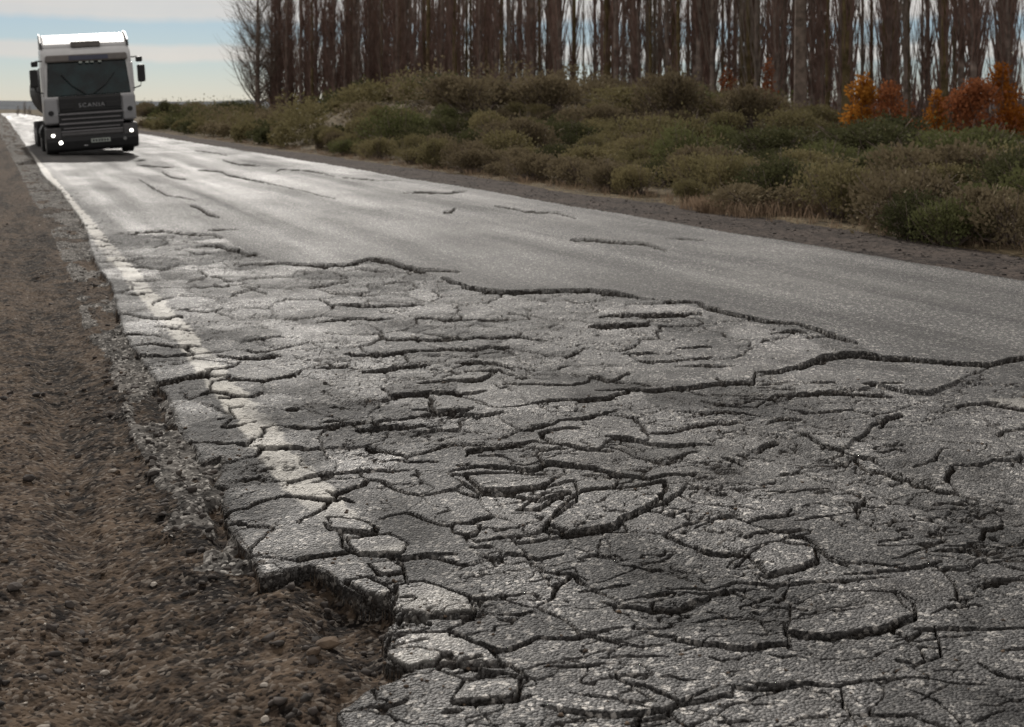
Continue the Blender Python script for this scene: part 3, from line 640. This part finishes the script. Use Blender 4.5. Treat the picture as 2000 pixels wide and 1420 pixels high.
MB().tube([(ox-.15, 6.4, tz+tr_-.05), (ox-.15, 6.4, tz+tr_+.16)], .28, 16).build('manhole', T['dark'], tk)
MB().box(ox-.3, ox+.3, 3.2, 12.6, tz-tr_-.35, tz-tr_+.1).build('cradle', T['dark'], truck)

# ------------------------------------------------------------------ trees
def tube_np(paths, k=3):
    """many thin tapered tubes -> V,F ; paths: list of (pts(n,3), radii(n))"""
    V, Fc, b = [], [], 0
    for P_, r_ in paths:
        n = len(P_); d = np.gradient(P_, axis=0); d /= np.linalg.norm(d, axis=1, keepdims=True)+1e-9
        ref = np.where(np.abs(d[:, 2:3]) < .9, np.array([[0, 0, 1.]]), np.array([[1., 0, 0]]))
        a = np.cross(d, ref); a /= np.linalg.norm(a, axis=1, keepdims=True)+1e-9; c = np.cross(d, a)
        t = np.arange(k)*2*np.pi/k
        ring = P_[:, None, :] + (a[:, None, :]*np.cos(t)[None, :, None] + c[:, None, :]*np.sin(t)[None, :, None])*np.asarray(r_)[:, None, None]
        V.append(ring.reshape(-1, 3))
        i = np.arange(n-1)[:, None]*k; j = np.arange(k)[None, :]; j2 = (j+1) % k
        Fc.append(np.stack([i+j, i+j2, i+k+j2, i+k+j], -1).reshape(-1, 4)+b); b += n*k
    return np.concatenate(V), np.concatenate(Fc)
def bare_tree(seed, h, r0, nb, ang, first, reach, twigs, lean=.0, curl=.6, tw=.010):
    """trunk path + ascending branches with twigs; returns trunk mesh data and crown mesh data"""
    g = np.random.default_rng(seed); n = 12
    t = np.linspace(0, 1, n); tr = np.stack([lean*h*t + .05*np.cumsum(g.normal(0, .5, n))*.25, .05*np.cumsum(g.normal(0, .5, n))*.25, h*t-.15], 1)
    rad = r0*(1-.93*t)**.8 + .008; rad[0] *= 1.25
    trunk = tube_np([(tr, rad)], 8); paths = []
    for b in range(nb):
        u = first + (1-first)*.96*g.random()**1.15; p0 = np.array([np.interp(u, t, tr[:, c]) for c in range(3)])
        az = g.random()*2*np.pi; ln = reach*h*(.35+.65*(1-u))*(.6+.7*g.random()); a0 = ang*(.7+.6*g.random())
        m = 5; s = np.linspace(0, 1, m); inc = a0*(1-curl*s)
        dr = np.stack([np.sin(inc)*np.cos(az), np.sin(inc)*np.sin(az), np.cos(inc)], 1) + g.normal(0, .05, (m, 3))
        P_ = p0 + np.concatenate([np.zeros((1, 3)), np.cumsum(dr[:-1]*ln/(m-1), 0)]); rb = max(.016, .28*np.interp(u, t, rad))*(1-.85*s)+.004
        paths.append((P_, rb))
        for w in range(twigs):
            v = .15+.85*g.random(); q0 = np.array([np.interp(v, s, P_[:, c]) for c in range(3)])
            az2 = az + g.normal(0, 1.1); a2 = a0*(.6+1.0*g.random()); l2 = ln*(.18+.35*g.random())
            d1 = np.array([np.sin(a2)*np.cos(az2), np.sin(a2)*np.sin(az2), np.cos(a2)])
            d2 = d1 + np.array([0, 0, .5]); d2 /= np.linalg.norm(d2)
            paths.append((np.stack([q0, q0+d1*l2*.5, q0+d1*l2*.5+d2*l2*.5]), np.array([tw, tw*.75, tw*.3])))
    return trunk, tube_np(paths, 3)
TREES = {}
def tree_kind(key, seeds_, barks, twig, **kw):
    TREES[key] = []
    for i, sd in enumerate(seeds_):
        tk_, cr_ = bare_tree(sd, **kw)
        TREES[key].append((np_mesh('trunk', tk_[0], tk_[1], M[barks[i % len(barks)]], True), np_mesh('crown', cr_[0], cr_[1], M[twig])))
tree_kind('poplar', range(101, 107), ['bark', 'bark', 'bark_moss'], 'twig', h=17, r0=.125, nb=75, ang=.22, first=.06, reach=.18, twigs=6, tw=.009)
tree_kind('slim', range(201, 204), ['bark', 'bark_moss'], 'twig_grey', h=16, r0=.085, nb=55, ang=.20, first=.08, reach=.16, twigs=6, tw=.009)
tree_kind('twiggy', range(301, 304), ['bark'], 'twig', h=14, r0=.13, nb=110, ang=.30, first=.02, reach=.25, twigs=7, tw=.013)
tree_kind('spreading', range(401, 403), ['bark'], 'twig_grey', h=13, r0=.20, nb=90, ang=.85, first=.12, reach=.36, twigs=18, curl=.75, tw=.013)
tree_kind('tan', range(501, 502), ['bark_tan'], 'twig_grey', h=18, r0=.24, nb=40, ang=.35, first=.35, reach=.2, twigs=5)
def plant_tree(key, i, x, y, z, rz, sc, name, label, group=None, cat='tree'):
    e = empty(name, (x, y, z), (0, 0, rz)); e.scale = (sc, sc, sc); tag(e, label, cat, group)
    tm, cm = TREES[key][i % len(TREES[key])]
    link(bpy.data.objects.new('trunk', tm), e); link(bpy.data.objects.new('crown', cm), e); return e
LBL = {'poplar': ('bare upright poplar with reddish twigs in the dense wood behind the scrub', 'bare reddish poplars of the wood'),
       'slim': ('slim bare poplar with sparse grey twigs in the wood behind the scrub', 'slim grey poplars of the wood'),
       'twiggy': ('bushy bare poplar thick with reddish twigs near the open end of the wood', 'twiggy poplars at the open end of the wood')}
# plantation rows: front edge runs from the far left end to the near right; columns follow sight columns only to know which ground is in view
A = np.array(cz(515, 96)); B = np.array(cz(2150, 39)); ax = (B-A)/np.linalg.norm(B-A); nrm = np.array([-ax[1], ax[0]])
if nrm @ np.array([SA, CA]) < 0: nrm = -nrm
LEN = float(np.linalg.norm(B-A)); nt_ = 0; used = {}
def sight(x, y):
    Zf = x*SA + y*CA; return 1000 + F*(x*CA - y*SA)/Zf, Zf
for row in range(6):
    s_ = 0.0
    while s_ < LEN+4:
        f = s_/LEN; sp = (1.25+.30*row) if row < 4 else 2.6
        p = A + ax*(s_+rng.normal(0, .15)) + nrm*(row*2.7+rng.normal(0, .35)); s_ += sp*(1.0+.12*rng.normal())
        spx, Zf = sight(*p)
        if spx < 512 or spx > 2120: continue
        if 1094 < spx < 1122 or 1126 < spx < 1158: continue                     # the ride that opens through the wood here
        key = 'twiggy' if (spx < 780 and rng.random() < .6) else ('slim' if rng.random() < .38 else 'poplar')
        if 1535 < spx < 1592 and row == 0: continue
        i = used.get(key, 0); used[key] = i+1
        sc_ = .82+.4*rng.random(); rowname = ('front row', 'second row', 'third row', 'fourth row', 'back rows', 'back rows', 'back rows')[row]
        where = 'near the open end' if spx < 800 else 'before the gap' if spx < 1094 else 'behind the low crest' if spx < 1480 else 'behind the orange saplings' if spx > 1640 else 'beside the tan trunk'
        kn = {'poplar': ('mossy barked' if i % 3 == 2 else 'grey barked')+' reddish poplar', 'slim': ('slim mossy' if i % 2 else 'slim grey')+' poplar', 'twiggy': 'bushy reddish poplar'}[key]
        kn = ('thicker ' if sc_ > 1.04 else 'thinner ')+kn
        plant_tree(key, i, p[0], p[1], height(*p)-.1, rng.random()*6.28, sc_, 'poplar_tree', f'{kn} in the {rowname} of the wood {where}', f'{kn}s, {rowname}, {where}'); nt_ += 1
print('trees', nt_)
for k, (spx, Zf, sc) in enumerate(((503, 94, 1.0), (530, 99, .9))):
    x, y = cz(spx, Zf); plant_tree('spreading', k, x, y, height(x, y)-.1, 2.1+k*2, sc, 'spreading_tree', ('bare tree with outspread branches at the open end of the wood', 'second outspread bare tree, behind the one ending the wood')[k])
x, y = cz(1563, 44); plant_tree('tan', 0, x, y, height(x, y)-.1, 1, 1, 'poplar_tree', 'thick pale tan poplar trunk standing between dark slim trunks')
for k, (spx, Zf) in enumerate(((1118, 84), (1140, 92))):
    x, y = cz(spx, Zf); plant_tree('slim', k, x, y, height(x, y)-.1, k*2, .8, 'poplar_tree', ('thin pale poplar standing alone in the gap of the wood', 'second thin poplar in the gap, farther off')[k])
x, y = cz(1652, 46); plant_tree('poplar', 2, x, y, height(x, y)-.1, 4, 1.25, 'poplar_tree', 'mossy yellow brown poplar rising behind the narrow orange sapling')

# low twig thicket among the back rows of the wood
g_ = np.random.default_rng(77); ps = []
while len(ps) < 8500:
    p = A + ax*(g_.random()*(LEN+4)) + nrm*(5+15*g_.random()); spx, Zf = sight(*p)
    if spx < 516 or 1088 < spx < 1162: continue
    z0 = height(*p); hh = .8+3.4*g_.random()**1.8; e_ = g_.normal(0, .14*hh, 2)
    ps.append((np.array([[p[0], p[1], z0-.05], [p[0]+e_[0]*.4, p[1]+e_[1]*.4, z0+hh*.5], [p[0]+e_[0], p[1]+e_[1], z0+hh]]), np.array([.030, .022, .006])))
tv = tube_np(ps, 3); tag(link(bpy.data.objects.new('undergrowth', np_mesh('undergrowth', tv[0], tv[1], M['twig']))), 'low reddish brown twig thicket among the back trunks of the wood', 'undergrowth', kind='stuff')

# ------------------------------------------------------------------ shrubs
def leaf_cloud(seed, n, lobes, w, h, leaf, up=.5, flat=.75):
    """small leaf blades on the outer part of several lobes"""
    g = np.random.default_rng(seed); C_, S_ = [], []
    for k in range(lobes):
        a = g.random()*2*np.pi; rr = w*.66*np.sqrt(g.random()); hz = h*(.12+.78*np.sqrt(max(0, 1-(rr/w/.8)**2))*(.75+.3*g.random()))
        C_.append((rr*np.cos(a), rr*np.sin(a), hz*flat)); S_.append((w*(.30+.22*g.random()), h*(.24+.18*g.random())))
    C_, S_ = np.array(C_), np.array(S_); k = g.integers(0, lobes, n)
    d = g.normal(0, 1, (n, 3)); d /= np.linalg.norm(d, axis=1, keepdims=True); rad = (.45+.55*g.random(n)**.5)[:, None]
    P_ = C_[k] + d*rad*np.stack([S_[k, 0], S_[k, 0], S_[k, 1]], 1)*(1+.42*np.abs(g.normal(0, 1, (n, 1)))*(g.random((n, 1)) < .16)); P_[:, 2] = np.maximum(P_[:, 2], .02+.1*g.random(n))
    ax_ = d*np.array([1, 1, .6]) + np.array([0, 0, up]) + g.normal(0, .45, (n, 3)); ax_ /= np.linalg.norm(ax_, axis=1, keepdims=True)
    sd = np.cross(ax_, g.normal(0, 1, (n, 3))); sd /= np.linalg.norm(sd, axis=1, keepdims=True)
    ll = leaf*(.6+.8*g.random((n, 1))); ww = ll*.34
    V = np.stack([P_, P_+ax_*ll*.5+sd*ww, P_+ax_*ll, P_+ax_*ll*.5-sd*ww], 1).reshape(-1, 3)
    return V, np.arange(4*n).reshape(-1, 4), C_
def stems(seed, C_, w):
    g = np.random.default_rng(seed); ps = []
    for c in C_:
        for q in range(6):
            b = np.array([g.normal(0, .06), g.normal(0, .06), -.05]); e = c*(1.0+.55*g.random()) + g.normal(0, .14*w, 3); m = (b+e)/2 + g.normal(0, .06*w, 3); m[2] -= .05
            ps.append((np.stack([b, m, e]), np.array([.018, .011, .004])))
    return tube_np(ps, 3)
LM = {'olive': leaf_mat('leaf_olive', (.125, .112, .056), (.225, .192, .10)), 'dark': leaf_mat('leaf_dark_green', (.050, .053, .026), (.095, .096, .046)),
      'brown': leaf_mat('leaf_brown', (.120, .096, .060), (.205, .168, .106)), 'green': leaf_mat('leaf_green', (.090, .098, .042), (.14, .145, .064)),
      'straw': leaf_mat('leaf_straw', (.20, .145, .10), (.32, .235, .165)), 'orange': leaf_mat('leaf_orange', (.30, .095, .018), (.42, .19, .035), transl=.4),
      'rust': leaf_mat('leaf_rust', (.25, .085, .038), (.35, .145, .065), transl=.4), 'faint': leaf_mat('leaf_faint_rust', (.16, .055, .025), (.22, .085, .04), transl=.3)}
BUSH = {}
for ci, c in enumerate(('olive', 'dark', 'brown', 'green')):
    for v in range(4):
        sd = 1000+ci*10+v; V, Fq, C_ = leaf_cloud(sd, 4200, 9+v, 1.0, .95, .058 if c != 'brown' else .066, up=.7)
        S_ = stems(sd, C_, 1.0)
        BUSH.setdefault(c, []).append((np_mesh('foliage', V, Fq, LM[c]), np_mesh('stems', S_[0], S_[1], M['bark'])))
def shrub_label(c, x, y, sx, Zf, h):
    adj = {'olive': 'olive', 'dark': 'dark green', 'brown': 'dry brown', 'green': 'fresh green'}[c]
    size = 'small' if sx < .85 else ('middling' if sx < 1.15 else 'broad')
    q = (np.array([x, y])-A) @ nrm
    place = ('at the gravel verge' if x < 11.6 else 'on the top of the mound' if h > 1.5 else 'on the slope of the mound' if h > .55 else 'at the foot of the wood' if q > -7 else
             'far along the road toward the horizon' if Zf > 60 else 'in the second line behind the verge' if x < 14.5 else 'in the middle of the scrub')
    return f'{size} {adj} shrub {place}', f'{size} {adj} shrubs {place}'
BL = {'olive': 'rounded olive shrub in the roadside scrub', 'dark': 'dark green dense shrub in the roadside scrub', 'brown': 'dry brown twiggy shrub in the roadside scrub', 'green': 'fresher green shrub in the roadside scrub'}
def bush(c, v, x, y, sx, sz, label=None, group=None, name='shrub', z=None):
    e = empty(name, (x, y, (height(x, y) if z is None else z)-.04), (0, 0, rng.random()*6.28)); e.scale = (sx, sx*(.85+.3*rng.random()), sz)
    tag(e, label or BL[c], 'shrub', group or (None if label else c+' shrubs of the roadside scrub'))
    f, s = BUSH[c][v % 4]; link(bpy.data.objects.new('foliage', f), e); link(bpy.data.objects.new('stems', s), e); return e
spots = []
def free(x, y, r):
    return all((x-a)**2+(y-b)**2 > (r+q)**2*.40 for a, b, q in spots)
# shrubs that stand out in the photograph: kind, sight column, distance, width, height, label
KEY = [('brown', 1745, 15.2, .95, .95, 'big round brown shrub beside the green shrub at the verge'), ('green', 1850, 13.6, .55, .60, 'bright green small shrub between two brown round shrubs'),
       ('brown', 1985, 13.6, .85, .80, 'tan brown shrub at the verge right of the bright green shrub'), ('dark', 1790, 14.2, .60, .60, 'dark shrub between the big brown and bright green shrubs'),
       ('olive', 1350, 19.5, .42, .45, 'small pale olive shrub at the gravel edge by dry grass'), ('olive', 1250, 21.5, .62, .62, 'olive tufted shrub at the gravel edge with leaning stems'),
       ('dark', 680, 62, 1.7, 1.5, 'large dark green bush standing before the twiggy poplars'), ('dark', 870, 50, 2.1, 1.15, 'broad dark green bush on the crest of the mound'), ('dark', 950, 51, 1.8, .95, 'low dark green bush on the crest beside the broad one'),
       ('dark', 1100, 36, 1.25, .95, 'round dark bush on the slope of the mound'), ('olive', 1240, 42, 1.9, 1.0, 'olive bush on the crest below the gap in the wood'), ('green', 1330, 42, 1.8, .9, 'green topped bush on the lower crest'),
       ('brown', 1500, 17.5, .75, .55, 'dry brown shrub above the pinkish dry grass')]
for k, (c, spx, Zf, sx, sz, lb) in enumerate(KEY):
    x, y = cz(spx, Zf); spots.append((x, y, sx)); bush(c, k, x, y, sx, sz, lb)
cand = []
for _ in range(9000):
    Zf = 11 + 85*rng.random()**1.15; spx = rng.uniform(250, 2150); x, y = cz(spx, Zf)
    q = np.array([x, y])-A; depth = q @ nrm
    if x < 10.25 or depth > 3.5: continue
    sx = (.42+1.05*rng.random()**1.5)*(1+.25*sstep(25, 60, np.array(Zf)))
    if x < 11.2: sx = min(sx, .7)
    if x-sx*.75 < 9.75 or not free(x, y, sx): continue
    spots.append((x, y, sx)); cand.append((Zf, x, y, sx, spx))
cand.sort(); print('shrubs', len(cand)); far_V, far_F, nb_ = {}, {}, {}
for k, (Zf, x, y, sx, spx) in enumerate(cand):
    nn = float(fbm(np.array([x*.16]), np.array([y*.16]), 99, 3)[0]) + rng.normal(0, .22)
    c = 'brown' if nn < -.20 else ('olive' if nn < .26 else ('dark' if nn < .42 else 'green'))
    sz = sx*(.85+.45*rng.random())*(.74 if spx > 1430 and Zf > 19 else 1)
    if k < 290:
        lb, gp_ = shrub_label(c, x, y, sx, Zf, height(x, y)); bush(c, k, x, y, sx, sz, lb, gp_)
    else:
        V, Fq, _c = leaf_cloud(5000+k, 420, 6, sx, sz, .13, up=.6); V = V + np.array([x, y, height(x, y)-.04])
        b = nb_.get(c, 0); far_V.setdefault(c, []).append(V); far_F.setdefault(c, []).append(Fq+b); nb_[c] = b+len(V)
for c in far_V:
    o = link(bpy.data.objects.new('scrub_thicket', np_mesh('scrub_thicket', np.concatenate(far_V[c]), np.concatenate(far_F[c]), LM[c])))
    tag(o, {'olive': 'far olive scrub merging into one mass', 'dark': 'far dark green scrub merging into one mass', 'brown': 'far brown scrub merging into one mass', 'green': 'far fresh green scrub merging into one mass'}[c], 'scrub', kind='stuff')
# orange saplings in front of the trunks
def sapling(spx, Zf, w, h, mat, label, seed, n=2600):
    x, y = cz(spx, Zf); e = empty('autumn_sapling', (x, y, height(x, y)-.03)); tag(e, label, 'sapling')
    g = np.random.default_rng(seed); nl = 11; t = np.concatenate([[.93, .8], g.random(nl-2)*.8]); rl = w*(1-t)**.6*.75*np.sqrt(g.random(nl)); al = g.random(nl)*6.283
    C_ = np.stack([rl*np.cos(al), rl*np.sin(al), h*(.06+.84*t)], 1); k = g.integers(0, nl, n); d = g.normal(0, 1, (n, 3)); d /= np.linalg.norm(d, axis=1, keepdims=True)
    P_ = C_[k] + d*g.random((n, 1))**.5*np.array([w*.52, w*.52, h*.19])*(1.15-.5*t[k])[:, None]; P_[:, 2] = np.maximum(P_[:, 2], .05); ax_ = g.normal(0, .6, (n, 3))+np.array([0, 0, .4]); ax_ /= np.linalg.norm(ax_, axis=1, keepdims=True)
    sd = np.cross(ax_, g.normal(0, 1, (n, 3))); sd /= np.linalg.norm(sd, axis=1, keepdims=True); l = .11*(.6+.7*g.random((n, 1)))
    V = np.stack([P_, P_+ax_*l*.5+sd*l*.35, P_+ax_*l, P_+ax_*l*.5-sd*l*.35], 1).reshape(-1, 3)
    link(bpy.data.objects.new('foliage', np_mesh('foliage', V, np.arange(4*n).reshape(-1, 4), LM[mat])), e)
    ps = [(np.array([[0, 0, -.05], [.02, .01, h*.5], [0, .03, h*.95]]), np.array([.025, .018, .005]))]
    for q in range(22):
        z0 = h*(.1+.7*g.random()); aa = g.random()*6.28; ps.append((np.array([[0, 0, z0], [w*.35*np.cos(aa), w*.35*np.sin(aa), z0+.12*h], [w*.6*np.cos(aa), w*.6*np.sin(aa), z0+.28*h]]), np.array([.012, .008, .003])))
    s = tube_np(ps, 4); link(bpy.data.objects.new('stem', np_mesh('stem', s[0], s[1], M['bark'])), e); return e
sapling(1686, 38.5, .90, 2.35, 'orange', 'narrow orange sapling with a yellow tip beside the rust one', 1)
sapling(1748, 38.5, 1.05, 2.3, 'rust', 'rounded rust coloured sapling beside the narrow orange one', 2)
sapling(1826, 38, .60, 2.05, 'orange', 'smallest orange sapling, a thin flame shape', 3, 1300)
sapling(1905, 37, 1.35, 2.35, 'rust', 'broad rust coloured sapling under the tall orange one', 4, 3600)
sapling(1958, 37.6, .95, 2.9, 'orange', 'tallest orange sapling, bright against dark trunks', 5, 3000)
sapling(1500, 42, .5, 2.1, 'faint', 'sparse dull rust sapling deep among the trunks', 6, 420)
sapling(1420, 44, .45, 1.7, 'faint', 'faint reddish seedling at the foot of the crest', 7, 300)
# dry grass along the verge: uncountable blades
def grass(n, pick, h0, h1, mat, name, label, seed):
    g = np.random.default_rng(seed); V = []; 
    while len(V) < n:
        x, y = pick(g); z = height(x, y)
        for b in range(g.integers(4, 9)):
            bx, by = x+g.normal(0, .05), y+g.normal(0, .05); hh = h0+(h1-h0)*g.random(); a = g.random()*6.28; l = hh*.45*g.random(); w = .003+.003*g.random()
            V.append([(bx-w*math.sin(a), by+w*math.cos(a), z-.01), (bx+w*math.sin(a), by-w*math.cos(a), z-.01), (bx+l*.5*math.cos(a), by+l*.5*math.sin(a), z+hh*.7), (bx+l*math.cos(a), by+l*math.sin(a), z+hh)])
    V = np.array(V); o = link(bpy.data.objects.new(name, np_mesh(name, V.reshape(-1, 3), np.arange(V.shape[0]*4).reshape(-1, 4), LM[mat]))); tag(o, label, 'grass', kind='stuff'); return o
def pick_verge(g):
    while True:
        x = 9.7+abs(g.normal(0, .4)); y = 3+60*g.random()**1.6
        return x, y
def pick_patch(g):
    x, y = cz(1490+75*g.normal(), 18.0+.5*g.normal()); return max(x, 9.4), y
grass(5000, pick_verge, .04, .17, 'straw', 'dry_grass', 'thin dry straw grass along the foot of the scrub', 31)
grass(5200, pick_patch, .05, .24, 'straw', 'dry_grass', 'patch of pinkish dry grass at the gravel edge', 32)
# distant trees and bushes along the road's end
for k in range(24):
    spx = 284 + 105*k/23 + rng.normal(0, 3); Zf = 205+rng.uniform(-10, 25); x, y = cz(spx, Zf)
    bush('brown' if k % 3 else 'dark', k, x, y, 1.5+1.2*rng.random(), 1.7+1.5*rng.random()**2, 'small distant bush on the skyline beyond the lorry', 'distant bushes on the skyline', 'distant_bush', -.1)
for k, (spx, Zf) in enumerate(((35, 240), (48, 235), (58, 240))):
    x, y = cz(spx, Zf); plant_tree('spreading', k, x, y, -.2, k*2, .16+.05*(k == 1), 'distant_tree', 'tiny distant tree beyond the road end left of the lorry', 'tiny distant trees at the road end')
for k, (spx, Zf, s_, hz) in enumerate(((410, 125, 1.6, 1.7), (432, 122, 1.9, 2.2), (455, 120, 1.9, 2.4), (482, 118, 2.0, 2.3), (500, 116, 1.8, 2.1))):
    x, y = cz(spx, Zf); bush('dark', k, x, y, s_, hz, 'dark evergreen bush in the far row by the wood end', 'dark evergreen bushes by the wood end')

# ------------------------------------------------------------------ gravel and stones on the dirt
def icos():
    p = (1+5**.5)/2; v = np.array([(-1,p,0),(1,p,0),(-1,-p,0),(1,-p,0),(0,-1,p),(0,1,p),(0,-1,-p),(0,1,-p),(p,0,-1),(p,0,1),(-p,0,-1),(-p,0,1)], float)
    f = np.array([(0,11,5),(0,5,1),(0,1,7),(0,7,10),(0,10,11),(1,5,9),(5,11,4),(11,10,2),(10,7,6),(7,1,8),(3,9,4),(3,4,2),(3,2,6),(3,6,8),(3,8,9),(4,9,5),(2,4,11),(6,2,10),(8,6,7),(9,8,1)])
    return v/np.linalg.norm(v[0]), f
IV, IF = icos()
def pick_cells(n, weight, g):
    area = np.abs((GX[:-1, 1:]-GX[:-1, :-1])*(GY[1:, :-1]-GY[:-1, :-1])); w = (area*weight[:-1, :-1]).ravel(); w /= w.sum()
    k = g.choice(w.size, n, p=w); i, j = np.divmod(k, nc-1); u, v = g.random(n), g.random(n)
    b = lambda a: a[i, j]*(1-u)*(1-v)+a[i, j+1]*u*(1-v)+a[i+1, j]*(1-u)*v+a[i+1, j+1]*u*v
    return b(GX), b(GY), b(zg)
def stone_mat(name, a, b):
    m, nt, p = new_mat(name); P = pos(nt)
    vo = N(nt, 'ShaderNodeTexNoise'); setin(vo, Scale=23.0, Detail=1.0); L(nt, P, vo.inputs['Vector'])
    L(nt, mix_n(nt, ramp_n(nt, vo.outputs[0], [(.35, 0.0), (.65, 1.0)]), a+(1,), b+(1,)), p.inputs['Base Color']); p.inputs['Roughness'].default_value = .9; p.inputs['Specular IOR Level'].default_value = .1; return m
SM = [stone_mat('stone_brown', (.045, .033, .025), (.12, .088, .063)), stone_mat('stone_pale', (.20, .175, .15), (.40, .365, .32)), stone_mat('stone_dark', (.028, .025, .023), (.07, .06, .054))]
def gravel(n, weight, s0, s1, mat, label, seed, pw=3.0):
    g = np.random.default_rng(seed); x, y, z = pick_cells(n, weight, g); s = s0+(s1-s0)*g.random(n)**(pw+1.5)
    V = IV[None]*(1+.28*g.normal(0, 1, (n, 12, 1)))*np.stack([s*(.8+.6*g.random(n)), s*(.8+.6*g.random(n)), s*(.45+.35*g.random(n))], 1)[:, None, :]
    a = g.random(n)*6.28; ca, sa = np.cos(a)[:, None], np.sin(a)[:, None]
    V = np.stack([V[..., 0]*ca-V[..., 1]*sa+x[:, None], V[..., 0]*sa+V[..., 1]*ca+y[:, None], V[..., 2]+(z+s*.18)[:, None]], -1).reshape(-1, 3)
    Fc = (IF[None]+(np.arange(n)*12)[:, None, None]).reshape(-1, 3)
    o = link(bpy.data.objects.new('gravel', np_mesh('gravel', V, Fc, mat))); tag(o, label, 'gravel', kind='stuff'); return o

near = np.clip(6/np.maximum(Z, 2.2), 0, 2.2)**2 * ((PX > -500) & (PX < 2500) & (DY < 1700))
left = (~inE)*near*(Z < 26)*(GX > -3)
clump = .08+1.8*sstep(-.05, .4, fbm(GX*2, GY*2, 111, 3))
gravel(2300, left*clump, .0015, .011, SM[0], 'fine brown gravel lying on the dirt shoulder', 1)
gravel(1000, left*clump, .0015, .010, SM[1], 'scattered pale pebbles lying on the dirt shoulder', 2)
gravel(1500, left*clump, .0015, .020, SM[2], 'dark asphalt crumbs lying on the dirt shoulder', 3)
gravel(2600, inE*paved*near*np.clip(groove/.02+.6*(sdE < .12)+.12*zone, 0, 1), .0015, .007, SM[0], 'loose grit lying in the cracks of the road', 4)
gravel(1800, ((cls == 2)*near*(Z < 30)), .006, .02, SM[2], 'dark gravel lying on the verge before the scrub', 5)
gravel(1500, (olds | ((~inE) & (sdE > -.22)))*near*(Z < 26), .002, .016, SM[2], 'black asphalt crumbs along the broken pavement edge', 6)
# loose asphalt lumps and stones that show singly
def lump(px, py, s, mat, label, seed, name='asphalt_lump', fl=.5):
    g = np.random.default_rng(seed); x, y = grd(px, py); i = min(int(np.searchsorted(dys, py-HY)), nr-1); j = int(np.searchsorted(pxs, px)); z = zg[i, j]
    me_v = IV*(1+.22*g.normal(0, 1, (12, 1)))*np.array([s, s*.8, s*fl]); m = bpy.data.meshes.new(name); m.from_pydata(me_v.tolist(), [], IF.tolist()); m.materials.append(mat)
    o = link(bpy.data.objects.new(name, m)); o.location = (x, y, z+s*fl*.45); o.rotation_euler = (0, 0, g.random()*6.28)
    b = o.modifiers.new('subdivide', 'SUBSURF'); b.levels = b.render_levels = 1; b.subdivision_type = 'SIMPLE'
    b = o.modifiers.new('bevel', 'BEVEL'); b.width = s*.12; b.segments = 1
    tag(o, label, 'stone'); return o
for k, (px, py, s, mt, lb) in enumerate(((300, 915, .028, 2, 'black asphalt lump at the end of the grey crumbled strip'), (55, 915, .03, 2, 'dark stone on the brown dirt away from the road'), (30, 1128, .03, 2, 'dark flat stone half buried in the dirt'),
    (220, 895, .02, 1, 'pale flat stone on brown dirt'), (515, 1310, .014, 1, 'small white stone on dirt near the broken slab'), (518, 1362, .015, 1, 'white oblong pebble below the small white stone'), (205, 1250, .015, 1, 'whitish chip on the dirt in the open'),
    (300, 1105, .014, 1, 'pale pebble pair beside the grey crumbled strip'), (640, 1232, .035, 0, 'tan clod in the dirt hollow under the broken slab'), (612, 1262, .028, 0, 'smaller tan clod below the clod in the hollow'), (80, 1395, .022, 1, 'grey stone on dark dirt'), (135, 1135, .02, 2, 'dark lump on the dirt beside the flat stone'))):
    lump(px, py, s, SM[mt], lb, 900+k, ('loose_stone' if mt == 1 else ('dirt_clod' if mt == 0 else 'asphalt_lump')))
